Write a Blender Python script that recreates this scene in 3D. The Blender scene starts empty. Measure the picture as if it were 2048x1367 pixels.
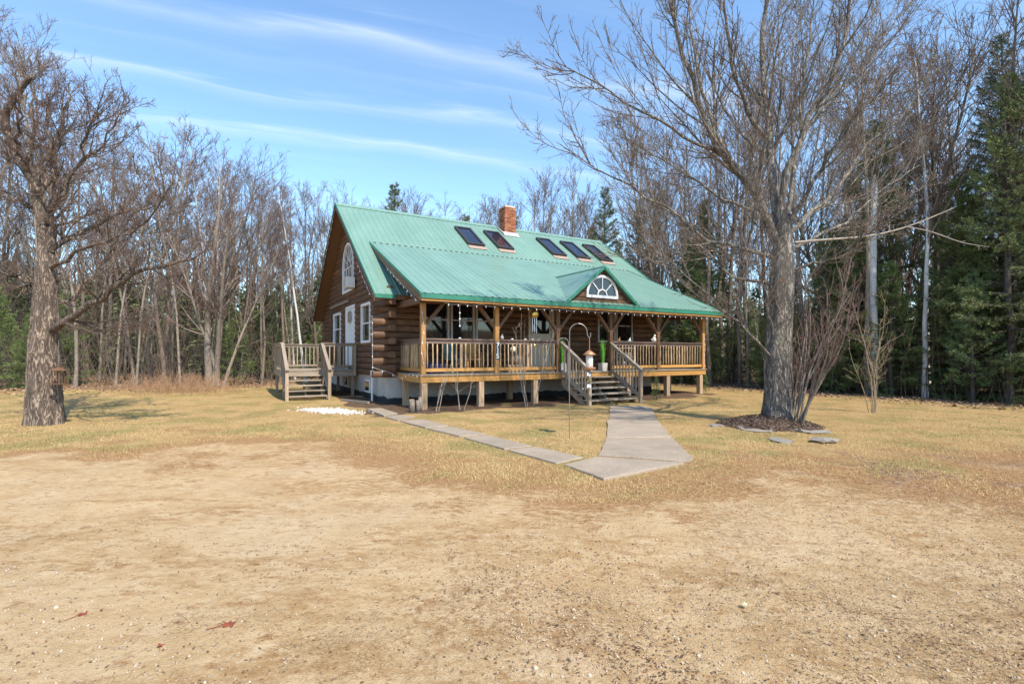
import bpy, math, random
import numpy as np
from mathutils import Vector, Matrix

R = math.radians
random.seed(7)
SC = bpy.context.scene
COL = SC.collection

# ------------------------------------------------------------------ camera, sky, sun, exposure
CAMZ = 1.55
F = 997.5 / 2048.0
cam_d = bpy.data.cameras.new('camera')
cam_d.sensor_width = 36.0
cam_d.lens = 36.0 * F
cam_d.shift_y = 25.0 / 2048.0
cam_d.clip_start = 0.05
cam_d.clip_end = 2000.0
cam = bpy.data.objects.new('camera', cam_d)
COL.objects.link(cam)
cam.location = (0, 0, CAMZ)
cam.rotation_euler = (R(90), 0, 0)
SC.camera = cam

SUN_AZ = R(143.0)          # clockwise from +Y
SUN_EL = R(50.0)
SKY_TINT = (0.816, 0.947, 1.0, 1)
world = bpy.data.worlds.new('World')
SC.world = world
world.use_nodes = True
wn = world.node_tree.nodes; wl = world.node_tree.links
wn.clear()
w_out = wn.new('ShaderNodeOutputWorld')
w_bg = wn.new('ShaderNodeBackground')
w_bg.inputs['Strength'].default_value = 0.15
sky = wn.new('ShaderNodeTexSky')
sky.sky_type = 'NISHITA'
sky.sun_disc = False
sky.sun_elevation = SUN_EL
sky.sun_rotation = SUN_AZ
sky.air_density = 1.0
sky.dust_density = 0.3
sky.ozone_density = 1.0
# thin cirrus streaks: laid out on a high flat layer (direction / height), the whole sky over
gain = wn.new('ShaderNodeMix'); gain.data_type = 'RGBA'; gain.blend_type = 'MULTIPLY'; gain.inputs[0].default_value = 1.0
wl.new(sky.outputs[0], gain.inputs[6]); gain.inputs[7].default_value = SKY_TINT
sky_c = gain.outputs[2]
tc = wn.new('ShaderNodeTexCoord')
sep = wn.new('ShaderNodeSeparateXYZ'); wl.new(tc.outputs['Generated'], sep.inputs[0])
def wmath(op, a, b=None, clamp=False):
    n = wn.new('ShaderNodeMath'); n.operation = op; n.use_clamp = clamp
    for i, v in enumerate((a, b)):
        if v is None: continue
        if isinstance(v, (int, float)): n.inputs[i].default_value = v
        else: wl.new(v, n.inputs[i])
    return n.outputs[0]
zc = wmath('MAXIMUM', sep.outputs[2], 0.03)
px = wmath('DIVIDE', sep.outputs[0], zc)
py = wmath('DIVIDE', sep.outputs[1], zc)
comb = wn.new('ShaderNodeCombineXYZ'); wl.new(px, comb.inputs[0]); wl.new(py, comb.inputs[1])
def wnoise(vec, scale, detail, sc, dist=0.4):
    mp = wn.new('ShaderNodeMapping'); mp.inputs['Scale'].default_value = sc
    wl.new(vec, mp.inputs[0])
    n = wn.new('ShaderNodeTexNoise'); n.inputs['Scale'].default_value = scale; n.inputs['Detail'].default_value = detail
    n.inputs['Roughness'].default_value = 0.6; n.inputs['Distortion'].default_value = dist
    wl.new(mp.outputs[0], n.inputs['Vector'])
    return n.outputs[0]
rotm = wn.new('ShaderNodeMapping'); rotm.inputs['Rotation'].default_value = (0, 0, R(-18)); wl.new(comb.outputs[0], rotm.inputs[0])
cq = wn.new('ShaderNodeSeparateXYZ'); wl.new(rotm.outputs[0], cq.inputs[0])
warp = wnoise(rotm.outputs[0], 0.9, 2.0, (0.9, 0.6, 1), 0.0)
strand = wnoise(rotm.outputs[0], 2.0, 5.0, (0.40, 3.2, 1), 0.6)
bend = wmath('ADD', wmath('MULTIPLY', wmath('SUBTRACT', warp, 0.5), 0.55), wmath('MULTIPLY', wmath('SUBTRACT', strand, 0.5), 0.30))
total = None
for y0, wid, amp in ((0.8, 0.16, 0.5), (1.66, 0.13, 1.0), (1.84, 0.10, 0.5), (2.10, 0.12, 0.85), (2.50, 0.13, 0.85), (3.5, 0.25, 0.5), (-0.6, 0.2, 0.6), (-1.9, 0.2, 0.6)):
    e_ = wmath('MULTIPLY', wmath('SUBTRACT', 1.0, wmath('DIVIDE', wmath('ABSOLUTE', wmath('ADD', wmath('SUBTRACT', cq.outputs[1], y0), bend)), wid)), amp, True)
    total = e_ if total is None else wmath('ADD', total, e_)
cm = wmath('MULTIPLY', wmath('POWER', total, 2.0), wmath('ADD', wmath('MULTIPLY', strand, 1.5), -0.15, True))
cm = wmath('MULTIPLY', cm, wmath('ADD', wmath('MULTIPLY', wmath('SUBTRACT', warp, 0.30), 2.2, True), 0.25))
cm = wmath('MULTIPLY', wmath('ADD', cm, wmath('MULTIPLY', wmath('SUBTRACT', strand, 0.50), 0.4, True)), 0.50, True)
mixc = wn.new('ShaderNodeMix'); mixc.data_type = 'RGBA'
wl.new(cm, mixc.inputs[0]); wl.new(sky_c, mixc.inputs[6]); mixc.inputs[7].default_value = (4.342, 4.539, 4.737, 1)
wl.new(mixc.outputs[2], w_bg.inputs['Color'])
wl.new(w_bg.outputs[0], w_out.inputs[0])

sun_d = bpy.data.lights.new('sun', 'SUN')
sun_d.energy = 3.026
sun_d.angle = R(0.5)
sun_d.color = (1.0, 0.92, 0.79)
sun = bpy.data.objects.new('sun', sun_d)
COL.objects.link(sun)
sdir = Vector((math.sin(SUN_AZ) * math.cos(SUN_EL), math.cos(SUN_AZ) * math.cos(SUN_EL), math.sin(SUN_EL)))
sun.rotation_euler = (-sdir).to_track_quat('-Z', 'Y').to_euler()
sun.location = sdir * 60

SC.view_settings.view_transform = 'Standard'
SC.view_settings.look = 'None'
SC.view_settings.gamma = 1.0
SC.view_settings.use_curve_mapping = False
SC.view_settings.exposure = 1.104
SC.render.engine = 'CYCLES'
SC.cycles.max_bounces = 4
SC.cycles.diffuse_bounces = 2
SC.cycles.glossy_bounces = 2
SC.cycles.transparent_max_bounces = 4
world.cycles.sampling_method = 'NONE'

# ------------------------------------------------------------------ small helpers
def srgb(r, g, b):
    f = lambda c: ((c / 255.0 + 0.055) / 1.055) ** 2.4 if c > 10 else c / 255.0 / 12.92
    return (f(r), f(g), f(b))

def pix(u, v, Y):
    """a point at depth Y on the sight line through pixel (u, v) of the 2048 wide photograph"""
    return np.array([(u - 1024) / 997.5 * Y, Y, CAMZ + (708.5 - v) / 997.5 * Y])

def tag(o, label=None, cat=None, group=None, kind=None):
    if label: o['label'] = label
    if cat: o['category'] = cat
    if group: o['group'] = group
    if kind: o['kind'] = kind
    return o

def empty(name, loc=(0, 0, 0), rz=0.0, parent=None):
    o = bpy.data.objects.new(name, None)
    o.empty_display_size = 0.2
    COL.objects.link(o)
    o.location = loc
    o.rotation_euler = (0, 0, rz)
    o.parent = parent
    return o

def link(name, me, parent=None, loc=(0, 0, 0), rot=(0, 0, 0), scale=(1, 1, 1)):
    o = bpy.data.objects.new(name, me)
    COL.objects.link(o)
    o.parent = parent
    o.location = loc
    o.rotation_euler = rot
    o.scale = scale
    return o

def fast_mesh(name, verts, faces, mats, smooth=False, midx=None):
    """verts (n,3); faces (m,k) all with the same corner count, or a list of such arrays"""
    me = bpy.data.meshes.new(name)
    if isinstance(faces, np.ndarray): faces = [faces]
    faces = [f for f in faces if len(f)]
    me.vertices.add(len(verts))
    me.vertices.foreach_set('co', np.ascontiguousarray(verts, np.float32).ravel())
    li = np.concatenate([f.ravel() for f in faces]).astype(np.int32)
    cnt = np.concatenate([np.full(len(f), f.shape[1], np.int32) for f in faces])
    st = np.concatenate([[0], np.cumsum(cnt)[:-1]]).astype(np.int32)
    me.loops.add(len(li)); me.loops.foreach_set('vertex_index', li)
    me.polygons.add(len(cnt)); me.polygons.foreach_set('loop_start', st)
    if midx is not None: me.polygons.foreach_set('material_index', np.ascontiguousarray(midx, np.int32))
    if smooth: me.polygons.foreach_set('use_smooth', np.ones(len(cnt), bool))
    for m in (mats if isinstance(mats, (list, tuple)) else [mats]): me.materials.append(m)
    me.update(calc_edges=True)
    me.validate()
    return me

class MB:
    """collects boxes, beams, tubes and prisms and links them as one mesh"""
    def __init__(s): s.v = []; s.f = []
    def add(s, vs, fs):
        b = len(s.v); s.v += [tuple(p) for p in vs]; s.f += [tuple(i + b for i in f) for f in fs]; return s
    def box(s, x0, x1, y0, y1, z0, z1):
        return s.add([(x0,y0,z0),(x1,y0,z0),(x1,y1,z0),(x0,y1,z0),(x0,y0,z1),(x1,y0,z1),(x1,y1,z1),(x0,y1,z1)],
                     [(0,3,2,1),(4,5,6,7),(0,1,5,4),(1,2,6,5),(2,3,7,6),(3,0,4,7)])
    def beam(s, p, q, w, h, up=(0, 0, 1)):
        p = Vector(p); q = Vector(q); d = (q - p).normalized(); up = Vector(up)
        a = d.cross(up).normalized() * (w / 2); b = a.cross(d).normalized() * (h / 2)
        vs = [p-a-b, p+a-b, p+a+b, p-a+b, q-a-b, q+a-b, q+a+b, q-a+b]
        return s.add(vs, [(0,1,2,3),(7,6,5,4),(0,4,5,1),(1,5,6,2),(2,6,7,3),(3,7,4,0)])
    def tube(s, pts, rad, k=8, cap=True):
        pts = np.array(pts, float); n = len(pts)
        rad = np.full(n, rad, float) if np.isscalar(rad) else np.array(rad, float)
        v, f = tubes(pts[None], rad[None], k)
        fs = [tuple(int(i) for i in q) for q in f]
        if cap: fs += [tuple(range(k - 1, -1, -1)), tuple((n - 1) * k + j for j in range(k))]
        return s.add(v.tolist(), fs)
    def prism(s, poly, a, b, axis):
        """extrude a 2-D outline from a to b along axis; the outline lies in the two other axes"""
        def mk(p, c):
            return {'x': (c, p[0], p[1]), 'y': (p[0], c, p[1]), 'z': (p[0], p[1], c)}[axis]
        n = len(poly)
        vs = [mk(p, a) for p in poly] + [mk(p, b) for p in poly]
        fs = [tuple(range(n)), tuple(range(2 * n - 1, n - 1, -1))] + [(i, i + n, (i + 1) % n + n, (i + 1) % n) for i in range(n)]
        return s.add(vs, fs)
    def lathe(s, prof, c=(0, 0, 0), k=16):
        vs = []; fs = []
        for r, z in prof:
            for j in range(k):
                a = 2 * math.pi * j / k; vs.append((c[0] + r * math.cos(a), c[1] + r * math.sin(a), c[2] + z))
        for i in range(len(prof) - 1):
            for j in range(k): fs.append((i*k+j, i*k+(j+1)%k, (i+1)*k+(j+1)%k, (i+1)*k+j))
        fs += [tuple(range(k-1, -1, -1)), tuple((len(prof)-1)*k+j for j in range(k))]
        return s.add(vs, fs)
    def mesh(s, name, mat, smooth=False):
        me = bpy.data.meshes.new(name); me.from_pydata(s.v, [], s.f)
        for m in (mat if isinstance(mat, (list, tuple)) else [mat]): me.materials.append(m)
        import bmesh
        bm = bmesh.new(); bm.from_mesh(me); bmesh.ops.recalc_face_normals(bm, faces=bm.faces); bm.to_mesh(me); bm.free()
        if smooth:
            for p in me.polygons: p.use_smooth = True
        return me
    def build(s, name, mat, parent=None, smooth=False, bevel=0.0, loc=(0, 0, 0), rot=(0, 0, 0)):
        o = link(name, s.mesh(name, mat, smooth), parent, loc, rot)
        if bevel:
            m = o.modifiers.new('bevel', 'BEVEL'); m.width = bevel; m.segments = 2; m.limit_method = 'ANGLE'
        return o

def tubes(P, Rr, k):
    B, N, _ = P.shape
    T = np.gradient(P, axis=1)
    T /= np.linalg.norm(T, axis=2, keepdims=True) + 1e-9
    ref = np.where(np.abs(T[:, :1, 2:3]) < 0.8, np.array([[[0, 0, 1.0]]]), np.array([[[1.0, 0, 0]]]))
    U = np.cross(T, np.broadcast_to(ref, T.shape)); U /= np.linalg.norm(U, axis=2, keepdims=True) + 1e-9
    V = np.cross(T, U)
    a = np.arange(k) * 2 * np.pi / k
    vs = P[:, :, None] + Rr[:, :, None, None] * (np.cos(a)[None, None, :, None] * U[:, :, None] + np.sin(a)[None, None, :, None] * V[:, :, None])
    base = (np.arange(B)[:, None, None] * N + np.arange(N - 1)[None, :, None]) * k
    j = np.arange(k)[None, None, :]; j2 = (j + 1) % k
    f = np.stack([base + j, base + k + j, base + k + j2, base + j2], -1)
    return vs.reshape(-1, 3), f.reshape(-1, 4)

def vnoise(x, y, seed, scale):
    """smooth value noise in -1..1"""
    rg = np.random.default_rng(seed); G = rg.uniform(-1, 1, (257, 257))
    x = np.asarray(x, float) * scale + 91.3; y = np.asarray(y, float) * scale + 57.7
    xi = np.floor(x).astype(int); yi = np.floor(y).astype(int)
    fx = x - xi; fy = y - yi
    fx = fx * fx * (3 - 2 * fx); fy = fy * fy * (3 - 2 * fy)
    xi %= 256; yi %= 256
    return (G[xi, yi] * (1-fx) * (1-fy) + G[xi+1, yi] * fx * (1-fy) + G[xi, yi+1] * (1-fx) * fy + G[xi+1, yi+1] * fx * fy)

def fbm(x, y, seed, scale, octs=4):
    s = 0; a = 1; t = 0
    for i in range(octs): s = s + a * vnoise(x, y, seed + i, scale * 2 ** i); t += a; a *= 0.5
    return s / t * 1.6

# ------------------------------------------------------------------ materials
class Mat:
    def __init__(s, name):
        s.m = bpy.data.materials.new(name); s.m.use_nodes = True
        s.n = s.m.node_tree.nodes; s.l = s.m.node_tree.links; s.b = s.n['Principled BSDF']
    def set(s, **k):
        for a, v in k.items():
            i = s.b.inputs[a.replace('_', ' ')]
            if hasattr(v, 'is_linked') or isinstance(v, bpy.types.NodeSocket): s.l.new(v, i)
            else: i.default_value = (*v, 1) if isinstance(v, tuple) and len(v) == 3 else v
        return s
    def coord(s, which='Object'):
        return s.n.new('ShaderNodeTexCoord').outputs[which]
    def mapping(s, vec, scale=(1, 1, 1), rot=(0, 0, 0), loc=(0, 0, 0)):
        m = s.n.new('ShaderNodeMapping'); m.inputs['Scale'].default_value = scale; m.inputs['Rotation'].default_value = rot; m.inputs['Location'].default_value = loc
        s.l.new(vec, m.inputs[0]); return m.outputs[0]
    def noise(s, vec, scale, detail=4.0, rough=0.6, dist=0.0):
        n = s.n.new('ShaderNodeTexNoise'); n.inputs['Scale'].default_value = scale; n.inputs['Detail'].default_value = detail
        n.inputs['Roughness'].default_value = rough; n.inputs['Distortion'].default_value = dist
        s.l.new(vec, n.inputs['Vector']); return n.outputs[0]
    def voronoi(s, vec, scale, feat='F1', out='Distance', rnd=1.0):
        n = s.n.new('ShaderNodeTexVoronoi'); n.feature = feat; n.inputs['Scale'].default_value = scale; n.inputs['Randomness'].default_value = rnd
        s.l.new(vec, n.inputs['Vector']); return n.outputs[out]
    def math(s, op, a, b=None, clamp=False):
        n = s.n.new('ShaderNodeMath'); n.operation = op; n.use_clamp = clamp
        for i, v in enumerate((a, b)):
            if v is None: continue
            if isinstance(v, (int, float)): n.inputs[i].default_value = v
            else: s.l.new(v, n.inputs[i])
        return n.outputs[0]
    def ramp(s, fac, stops):
        n = s.n.new('ShaderNodeValToRGB'); e = n.color_ramp.elements
        while len(e) < len(stops): e.new(0.5)
        for i, (p, c) in enumerate(stops):
            e[i].position = p; e[i].color = (*c, 1) if len(c) == 3 else c
        s.l.new(fac, n.inputs[0]); return n.outputs[0]
    def sstep(s, fac, a, b):
        n = s.n.new('ShaderNodeMapRange'); n.interpolation_type = 'SMOOTHSTEP'; n.inputs[1].default_value = a; n.inputs[2].default_value = b
        s.l.new(fac, n.inputs[0]); return n.outputs[0]
    def mix(s, fac, a, b, mode='MIX'):
        n = s.n.new('ShaderNodeMix'); n.data_type = 'RGBA'; n.blend_type = mode
        if isinstance(fac, (int, float)): n.inputs[0].default_value = fac
        else: s.l.new(fac, n.inputs[0])
        for i, v in ((6, a), (7, b)):
            if isinstance(v, tuple): n.inputs[i].default_value = (*v, 1) if len(v) == 3 else v
            else: s.l.new(v, n.inputs[i])
        return n.outputs[2]
    def rand(s):
        return s.n.new('ShaderNodeObjectInfo').outputs['Random']
    def attr(s, name):
        a = s.n.new('ShaderNodeAttribute'); a.attribute_name = name; return a.outputs['Fac']
    def bump(s, h, strength=0.3, dist=0.02):
        b = s.n.new('ShaderNodeBump'); b.inputs['Strength'].default_value = strength; b.inputs['Distance'].default_value = dist
        s.l.new(h, b.inputs['Height']); s.l.new(b.outputs[0], s.b.inputs['Normal']); return s
    def vary(s, col, amt=0.25):
        """each piece a little lighter or darker than its neighbours"""
        r = s.math('ADD', s.math('MULTIPLY', s.rand(), amt * 2), 1 - amt)
        c = s.n.new('ShaderNodeVectorMath'); c.operation = 'SCALE'; s.l.new(col, c.inputs[0]); s.l.new(r, c.inputs['Scale']); return c.outputs[0]

def plain(name, c, rough=0.6, metal=0.0, var=0.12, scale=6.0):
    m = Mat(name); v = m.coord()
    n = m.noise(v, scale, 4)
    lo = tuple(x * (1 - var) for x in c); hi = tuple(min(1, x * (1 + var)) for x in c)
    m.set(Base_Color=m.ramp(n, [(0.3, lo), (0.7, hi)]), Roughness=rough, Metallic=metal)
    return m.m

def wood(name, dark, mid, light, axis='x', rough=0.75, wear=None, var=0.22):
    m = Mat(name); v = m.coord()
    sc = {'x': (1.2, 22, 22), 'y': (22, 1.2, 22), 'z': (22, 22, 1.2)}[axis]
    r = m.rand()
    off = m.n.new('ShaderNodeVectorMath'); off.operation = 'ADD'
    cx = m.n.new('ShaderNodeCombineXYZ'); rr = m.math('MULTIPLY', r, 37.0)
    for i in range(3): m.l.new(rr, cx.inputs[i])
    m.l.new(v, off.inputs[0]); m.l.new(cx.outputs[0], off.inputs[1])
    g = m.noise(m.mapping(off.outputs[0], sc), 1.6, 6, 0.65, 0.4)
    big = m.noise(off.outputs[0], 1.7, 3)
    col = m.ramp(g, [(0.28, dark), (0.5, mid), (0.74, light)])
    if wear: col = m.mix(m.sstep(big, 0.5, 0.72), col, wear)
    knots = m.voronoi(m.mapping(off.outputs[0], tuple(1.0 if s < 2 else 3.0 for s in sc)), 2.2)
    col = m.mix(m.math('MULTIPLY', m.sstep(knots, 0.10, 0.04), 0.7), col, tuple(c * 0.35 for c in dark))
    m.set(Base_Color=m.vary(col, var), Roughness=rough)
    m.bump(g, 0.35, 0.01)
    return m.m

M = {}
M['log_x'] = wood('log wood', (.05, .024, .012), (.11, .052, .023), (.19, .095, .042), 'x', 0.62, (.19, .10, .05))
M['log_y'] = wood('log wood gable', (.05, .024, .012), (.11, .052, .023), (.19, .095, .042), 'y', 0.62, (.19, .10, .05))
M['gold_x'] = wood('golden stained beam', (.30, .14, .035), (.46, .235, .06), (.60, .34, .11), 'x', 0.6)
M['gold_y'] = wood('golden stained side beam', (.30, .14, .035), (.46, .235, .06), (.60, .34, .11), 'y', 0.6)
M['gold_z'] = wood('golden stained post', (.26, .12, .035), (.42, .21, .06), (.56, .31, .11), 'z', 0.6)
M['brown_z'] = wood('brown stained timber', (.07, .034, .016), (.14, .07, .031), (.22, .118, .055), 'z', 0.65)
M['rail_x'] = wood('dark rail wood', (.095, .06, .045), (.165, .11, .085), (.25, .18, .14), 'x', 0.7)
M['stick'] = wood('peeled stick', (.28, .17, .08), (.42, .28, .15), (.55, .40, .24), 'z', 0.65, None, 0.38)
M['grey_x'] = wood('weathered grey boards', (.17, .13, .095), (.30, .24, .18), (.43, .36, .28), 'x', 0.85)
M['grey_y'] = wood('weathered grey planks', (.17, .13, .095), (.30, .24, .18), (.43, .36, .28), 'y', 0.85)
M['grey_z'] = wood('weathered grey uprights', (.20, .14, .095), (.33, .25, .17), (.46, .37, .27), 'z', 0.85)
M['pale_z'] = wood('weathered post', (.24, .15, .085), (.38, .26, .16), (.50, .37, .25), 'z', 0.8)
M['trim'] = wood('dark rake trim', (.09, .05, .028), (.15, .088, .05), (.22, .135, .08), 'y', 0.7)

def roofmat():
    m = Mat('green painted steel'); v = m.coord()
    n = m.noise(m.mapping(v, (0.5, 0.35, 0.35)), 2.2, 5)
    f = m.noise(m.mapping(v, (7, 0.8, 0.8)), 2.0, 4)
    c = m.ramp(n, [(0.25, (.145, .25, .195)), (0.75, (.185, .31, .245))])
    c = m.mix(m.math('MULTIPLY', m.sstep(f, 0.55, 0.8), 0.25), c, (.27, .42, .35))
    st_ = m.noise(m.mapping(v, (9, .5, .5)), 1.6, 6, .7)
    c = m.mix(m.math('MULTIPLY', m.sstep(st_, .54, .74), .4), c, (.10, .19, .155))
    m.set(Base_Color=m.vary(c, 0.055), Roughness=m.math('ADD', m.math('MULTIPLY', f, 0.12), 0.33), Metallic=0.0)
    m.b.inputs['Specular IOR Level'].default_value = 0.5
    m.bump(m.noise(v, 3.0, 3), 0.05, 0.02)
    return m.m
M['roof'] = roofmat()
M['green_trim'] = plain('dark green metal trim', (.035, .19, .125), 0.4, 0.0, 0.15)
M['dark_trim'] = plain('dark bronze metal', (.035, .03, .028), 0.45)
def concrete(name, c, tar=False):
    m = Mat(name); v = m.coord()
    n = m.noise(v, 2.0, 8, 0.65); s = m.noise(v, 45, 3)
    col = m.ramp(n, [(0.25, tuple(x * 0.72 for x in c)), (0.7, c)])
    col = m.mix(m.math('MULTIPLY', m.sstep(m.noise(v, 1.1, 6, .7, .6), .50, .66), .5), col, tuple(x * 0.55 for x in c))
    col = m.mix(m.sstep(s, 0.56, 0.68), col, tuple(x * 0.55 for x in c))
    col = m.mix(m.math('MULTIPLY', m.sstep(s, 0.42, 0.34), 0.6), col, tuple(min(1, x * 1.35) for x in c))
    if tar:
        sx = m.n.new('ShaderNodeSeparateXYZ'); m.l.new(v, sx.inputs[0])
        h = m.math('ADD', sx.outputs[2], m.math('MULTIPLY', m.noise(v, 2.5, 4), -0.22))
        col = m.mix(m.sstep(h, 0.10, 0.05), col, (.025, .025, .028))
    m.set(Base_Color=m.vary(col, 0.07), Roughness=0.9); m.bump(s, 0.4, 0.01)
    return m.m
M['concrete'] = concrete('foundation concrete', (.50, .47, .42), True)
M['slab'] = concrete('path concrete', (.36, .285, .21))
M['stone'] = concrete('flat field stone', (.29, .25, .21))
M['white'] = plain('white paint', (.78, .78, .76), 0.45, 0, 0.05)
M['vinyl'] = plain('pale window vinyl', (.50, .46, .42), 0.5, 0, 0.06)
M['beige'] = plain('beige door paint', (.60, .55, .44), 0.5, 0, 0.05)
M['black'] = plain('black iron', (.02, .02, .022), 0.45, 0.3)
M['iron'] = plain('worn steel rod', (.22, .21, .20), 0.45, 0.5)
M['digit'] = plain('white digits', (.85, .85, .83), 0.5, 0, 0.03)
M['plate'] = plain('dark number plate', (.05, .06, .065), 0.5)
M['copper'] = plain('copper brown metal', (.40, .19, .09), 0.45, 0.3)
M['seed'] = plain('seed behind clear tube', (.62, .58, .52), 0.4, 0, 0.4, 60)
M['brass'] = plain('polished brass', (.72, .50, .12), 0.2, 0.9)
M['alu'] = plain('aluminium tube', (.62, .63, .66), 0.3, 0.9)
M['teal'] = plain('teal plastic', (.10, .27, .28), 0.5)
M['navy'] = plain('navy fabric', (.02, .028, .08), 0.8)
M['tanwood'] = wood('honey wood', (.36, .17, .05), (.50, .27, .09), (.62, .37, .15), 'z', 0.55)
M['faux'] = plain('artificial green grass', (.14, .40, .045), 0.6, 0, 0.4, 30)
M['bulb'] = plain('frosted white bulb', (.82, .83, .86), 0.35, 0, 0.04)
M['orange'] = plain('orange ceramic', (.55, .26, .08), 0.5)
def glassmat(name, c, rough):
    m = Mat(name); v = m.coord()
    m.set(Base_Color=m.ramp(m.noise(v, 1.5, 3), [(0.3, tuple(x * 0.6 for x in c)), (0.7, c)]), Roughness=rough)
    m.b.inputs['Specular IOR Level'].default_value = 0.8
    m.bump(m.noise(v, 1.2, 2), 0.04, 0.02)
    return m.m
M['glass'] = glassmat('dark window glass', (.018, .017, .018), 0.04)
M['skyglass'] = glassmat('skylight glass', (.012, .016, .035), 0.05)
def brickmat():
    m = Mat('red chimney brick'); v = m.coord()
    n = m.voronoi(m.mapping(v, (4.6, 4.6, 12)), 1.0, 'F1', 'Color')
    sx = m.n.new('ShaderNodeSeparateXYZ'); m.l.new(n, sx.inputs[0])
    c = m.ramp(sx.outputs[0], [(0.1, (.20, .06, .03)), (0.5, (.36, .115, .05)), (0.9, (.46, .20, .10))])
    m.set(Base_Color=c, Roughness=0.9); m.bump(m.noise(v, 40, 4), 0.4, 0.01)
    return m.m
M['brick'] = brickmat()
M['mortar'] = plain('pale mortar', (.55, .46, .38), 0.95)
M['flash'] = plain('grey lead flashing', (.55, .56, .57), 0.4, 0.5)

def bark(name, dark, mid, light, sc=1.0, lichen=None, birch=False, plates=0.0, PL=(13, 13, 2.6)):
    m = Mat(name); v = m.coord()
    g = m.noise(m.mapping(v, (9 * sc, 9 * sc, 2.2 * sc)), 1.5, 8, 0.72, 0.8)
    col = m.ramp(g, [(0.32, dark), (0.5, mid), (0.70, light)])
    h = g
    if plates:
        fu = m.noise(m.mapping(v, PL), 1.0, 6, 0.6, 1.6)
        e = m.math('ABSOLUTE', m.math('SUBTRACT', fu, 0.5))
        crack = m.sstep(e, 0.055, 0.0)
        col = m.mix(m.math('MULTIPLY', crack, plates), col, tuple(c * .55 for c in dark))
        h = m.math('ADD', m.math('MULTIPLY', g, .5), m.math('MULTIPLY', m.sstep(e, 0.0, 0.09), .8))
    if lichen: col = m.mix(m.math('MULTIPLY', m.sstep(m.noise(v, 2.6, 6, 0.7), 0.55, 0.66), 0.7), col, lichen)
    if birch:
        b = m.noise(m.mapping(v, (2.2, 2.2, 26)), 1.5, 4, 0.6)
        col = m.mix(m.sstep(b, 0.60, 0.70), col, (.05, .04, .035))
    m.set(Base_Color=m.vary(col, 0.18), Roughness=0.92)
    m.bump(h, 1.0, 0.04)
    return m.m
M['bark_maple'] = bark('rough maple bark', (.11, .092, .075), (.28, .24, .20), (.46, .41, .35), 1.0, (.33, .33, .22), plates=.8)
M['bark_old'] = bark('flaking old bark', (.10, .066, .046), (.27, .20, .15), (.45, .36, .28), 1.0, plates=.8, PL=(10, 10, 2.2))
M['bark_grey'] = bark('grey bark', (.12, .095, .075), (.26, .21, .165), (.40, .34, .28), 2.0)
M['bark_brown'] = bark('brown bark', (.09, .065, .047), (.19, .14, .105), (.30, .235, .18), 2.0)
M['bark_birch'] = bark('white birch bark', (.46, .44, .41), (.62, .60, .57), (.72, .71, .69), 1.0, None, True)
M['bark_con'] = bark('conifer bark', (.05, .038, .03), (.11, .088, .07), (.19, .16, .13), 2.0)
M['twig_grey'] = plain('grey brown twigs', (.155, .115, .085), 0.9, 0, 0.35)
M['twig_red'] = plain('reddish twigs', (.14, .08, .064), 0.85, 0, 0.3)
M['twig_tan'] = plain('tan twigs', (.30, .22, .14), 0.85, 0, 0.3)
M['twig_wine'] = plain('wine red twigs', (.17, .10, .085), 0.8, 0, 0.3)
M['dead'] = plain('bleached dead wood', (.36, .30, .25), 0.9, 0, 0.2)
def needle(name, a, b):
    m = Mat(name); v = m.coord()
    m.set(Base_Color=m.vary(m.ramp(m.noise(v, 2.2, 5), [(0.3, a), (0.7, b)]), 0.25), Roughness=0.7)
    return m.m
M['needle_spruce'] = needle('spruce needles', (.085, .12, .04), (.21, .25, .085))
M['needle_fir'] = needle('fir needles', (.10, .16, .042), (.25, .32, .09))
M['needle_pine'] = needle('pine needles', (.07, .125, .045), (.18, .26, .09))

# ------------------------------------------------------------------ ground
H_POS = Vector((-2.534, 13.9, 0)); H_ROT = R(30)
CA, SA = math.cos(H_ROT), math.sin(H_ROT)
def to_local(X, Y):
    dx = X - H_POS.x; dy = Y - H_POS.y
    return dx * CA + dy * SA, -dx * SA + dy * CA
def to_world(s, t, z=0.0):
    return Vector((H_POS.x + s * CA - t * SA, H_POS.y + s * SA + t * CA, z))

BX = [-30, -8.1, -6.27, -3.79, -1.57, -0.8, -0.14, 1.27, 2.27, 3.26, 5.47, 8.75, 14, 40]
BY = [7.6, 7.9, 8.3, 8.5, 6.98, 6.4, 5.85, 5.6, 6.0, 6.3, 6.3, 6.2, 6.6, 7]
# edge of the woods, left to right
WX = [-60, -19, -15, -11.6, -9.8, -8, 0, 5, 7.6, 9.8, 12.6, 15.2, 22, 60]
WY = [14, 18.2, 20.6, 23.6, 27.5, 31, 37, 35.5, 29, 23, 18.9, 15.2, 11, 4]
def wood_edge(X): return np.interp(X, WX, WY)
def lawn_mask(X, Y):
    d = Y - np.interp(X, BX, BY) + 1.3 * fbm(X, Y, 11, 0.5, 4) + 0.8 * fbm(X, Y, 15, 2.2, 3)
    return np.clip(d / 3.2 + 0.42, 0, 1)
def litter_mask(X, Y):
    d = Y - wood_edge(X) + 1.2 * fbm(X, Y, 21, 0.6, 3)
    w = np.clip(d / 1.8 + 1.0, 0, 1)
    # fallen leaves and thatch thrown together on the right of the yard
    r = np.exp(-(((X - 5.8) / 4.6) ** 2 + ((Y - 6.9) / 2.3) ** 2)) * (0.42 + 0.5 * fbm(X, Y, 25, 1.6, 4))
    return np.clip(np.maximum(w, r), 0, 1)
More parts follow.
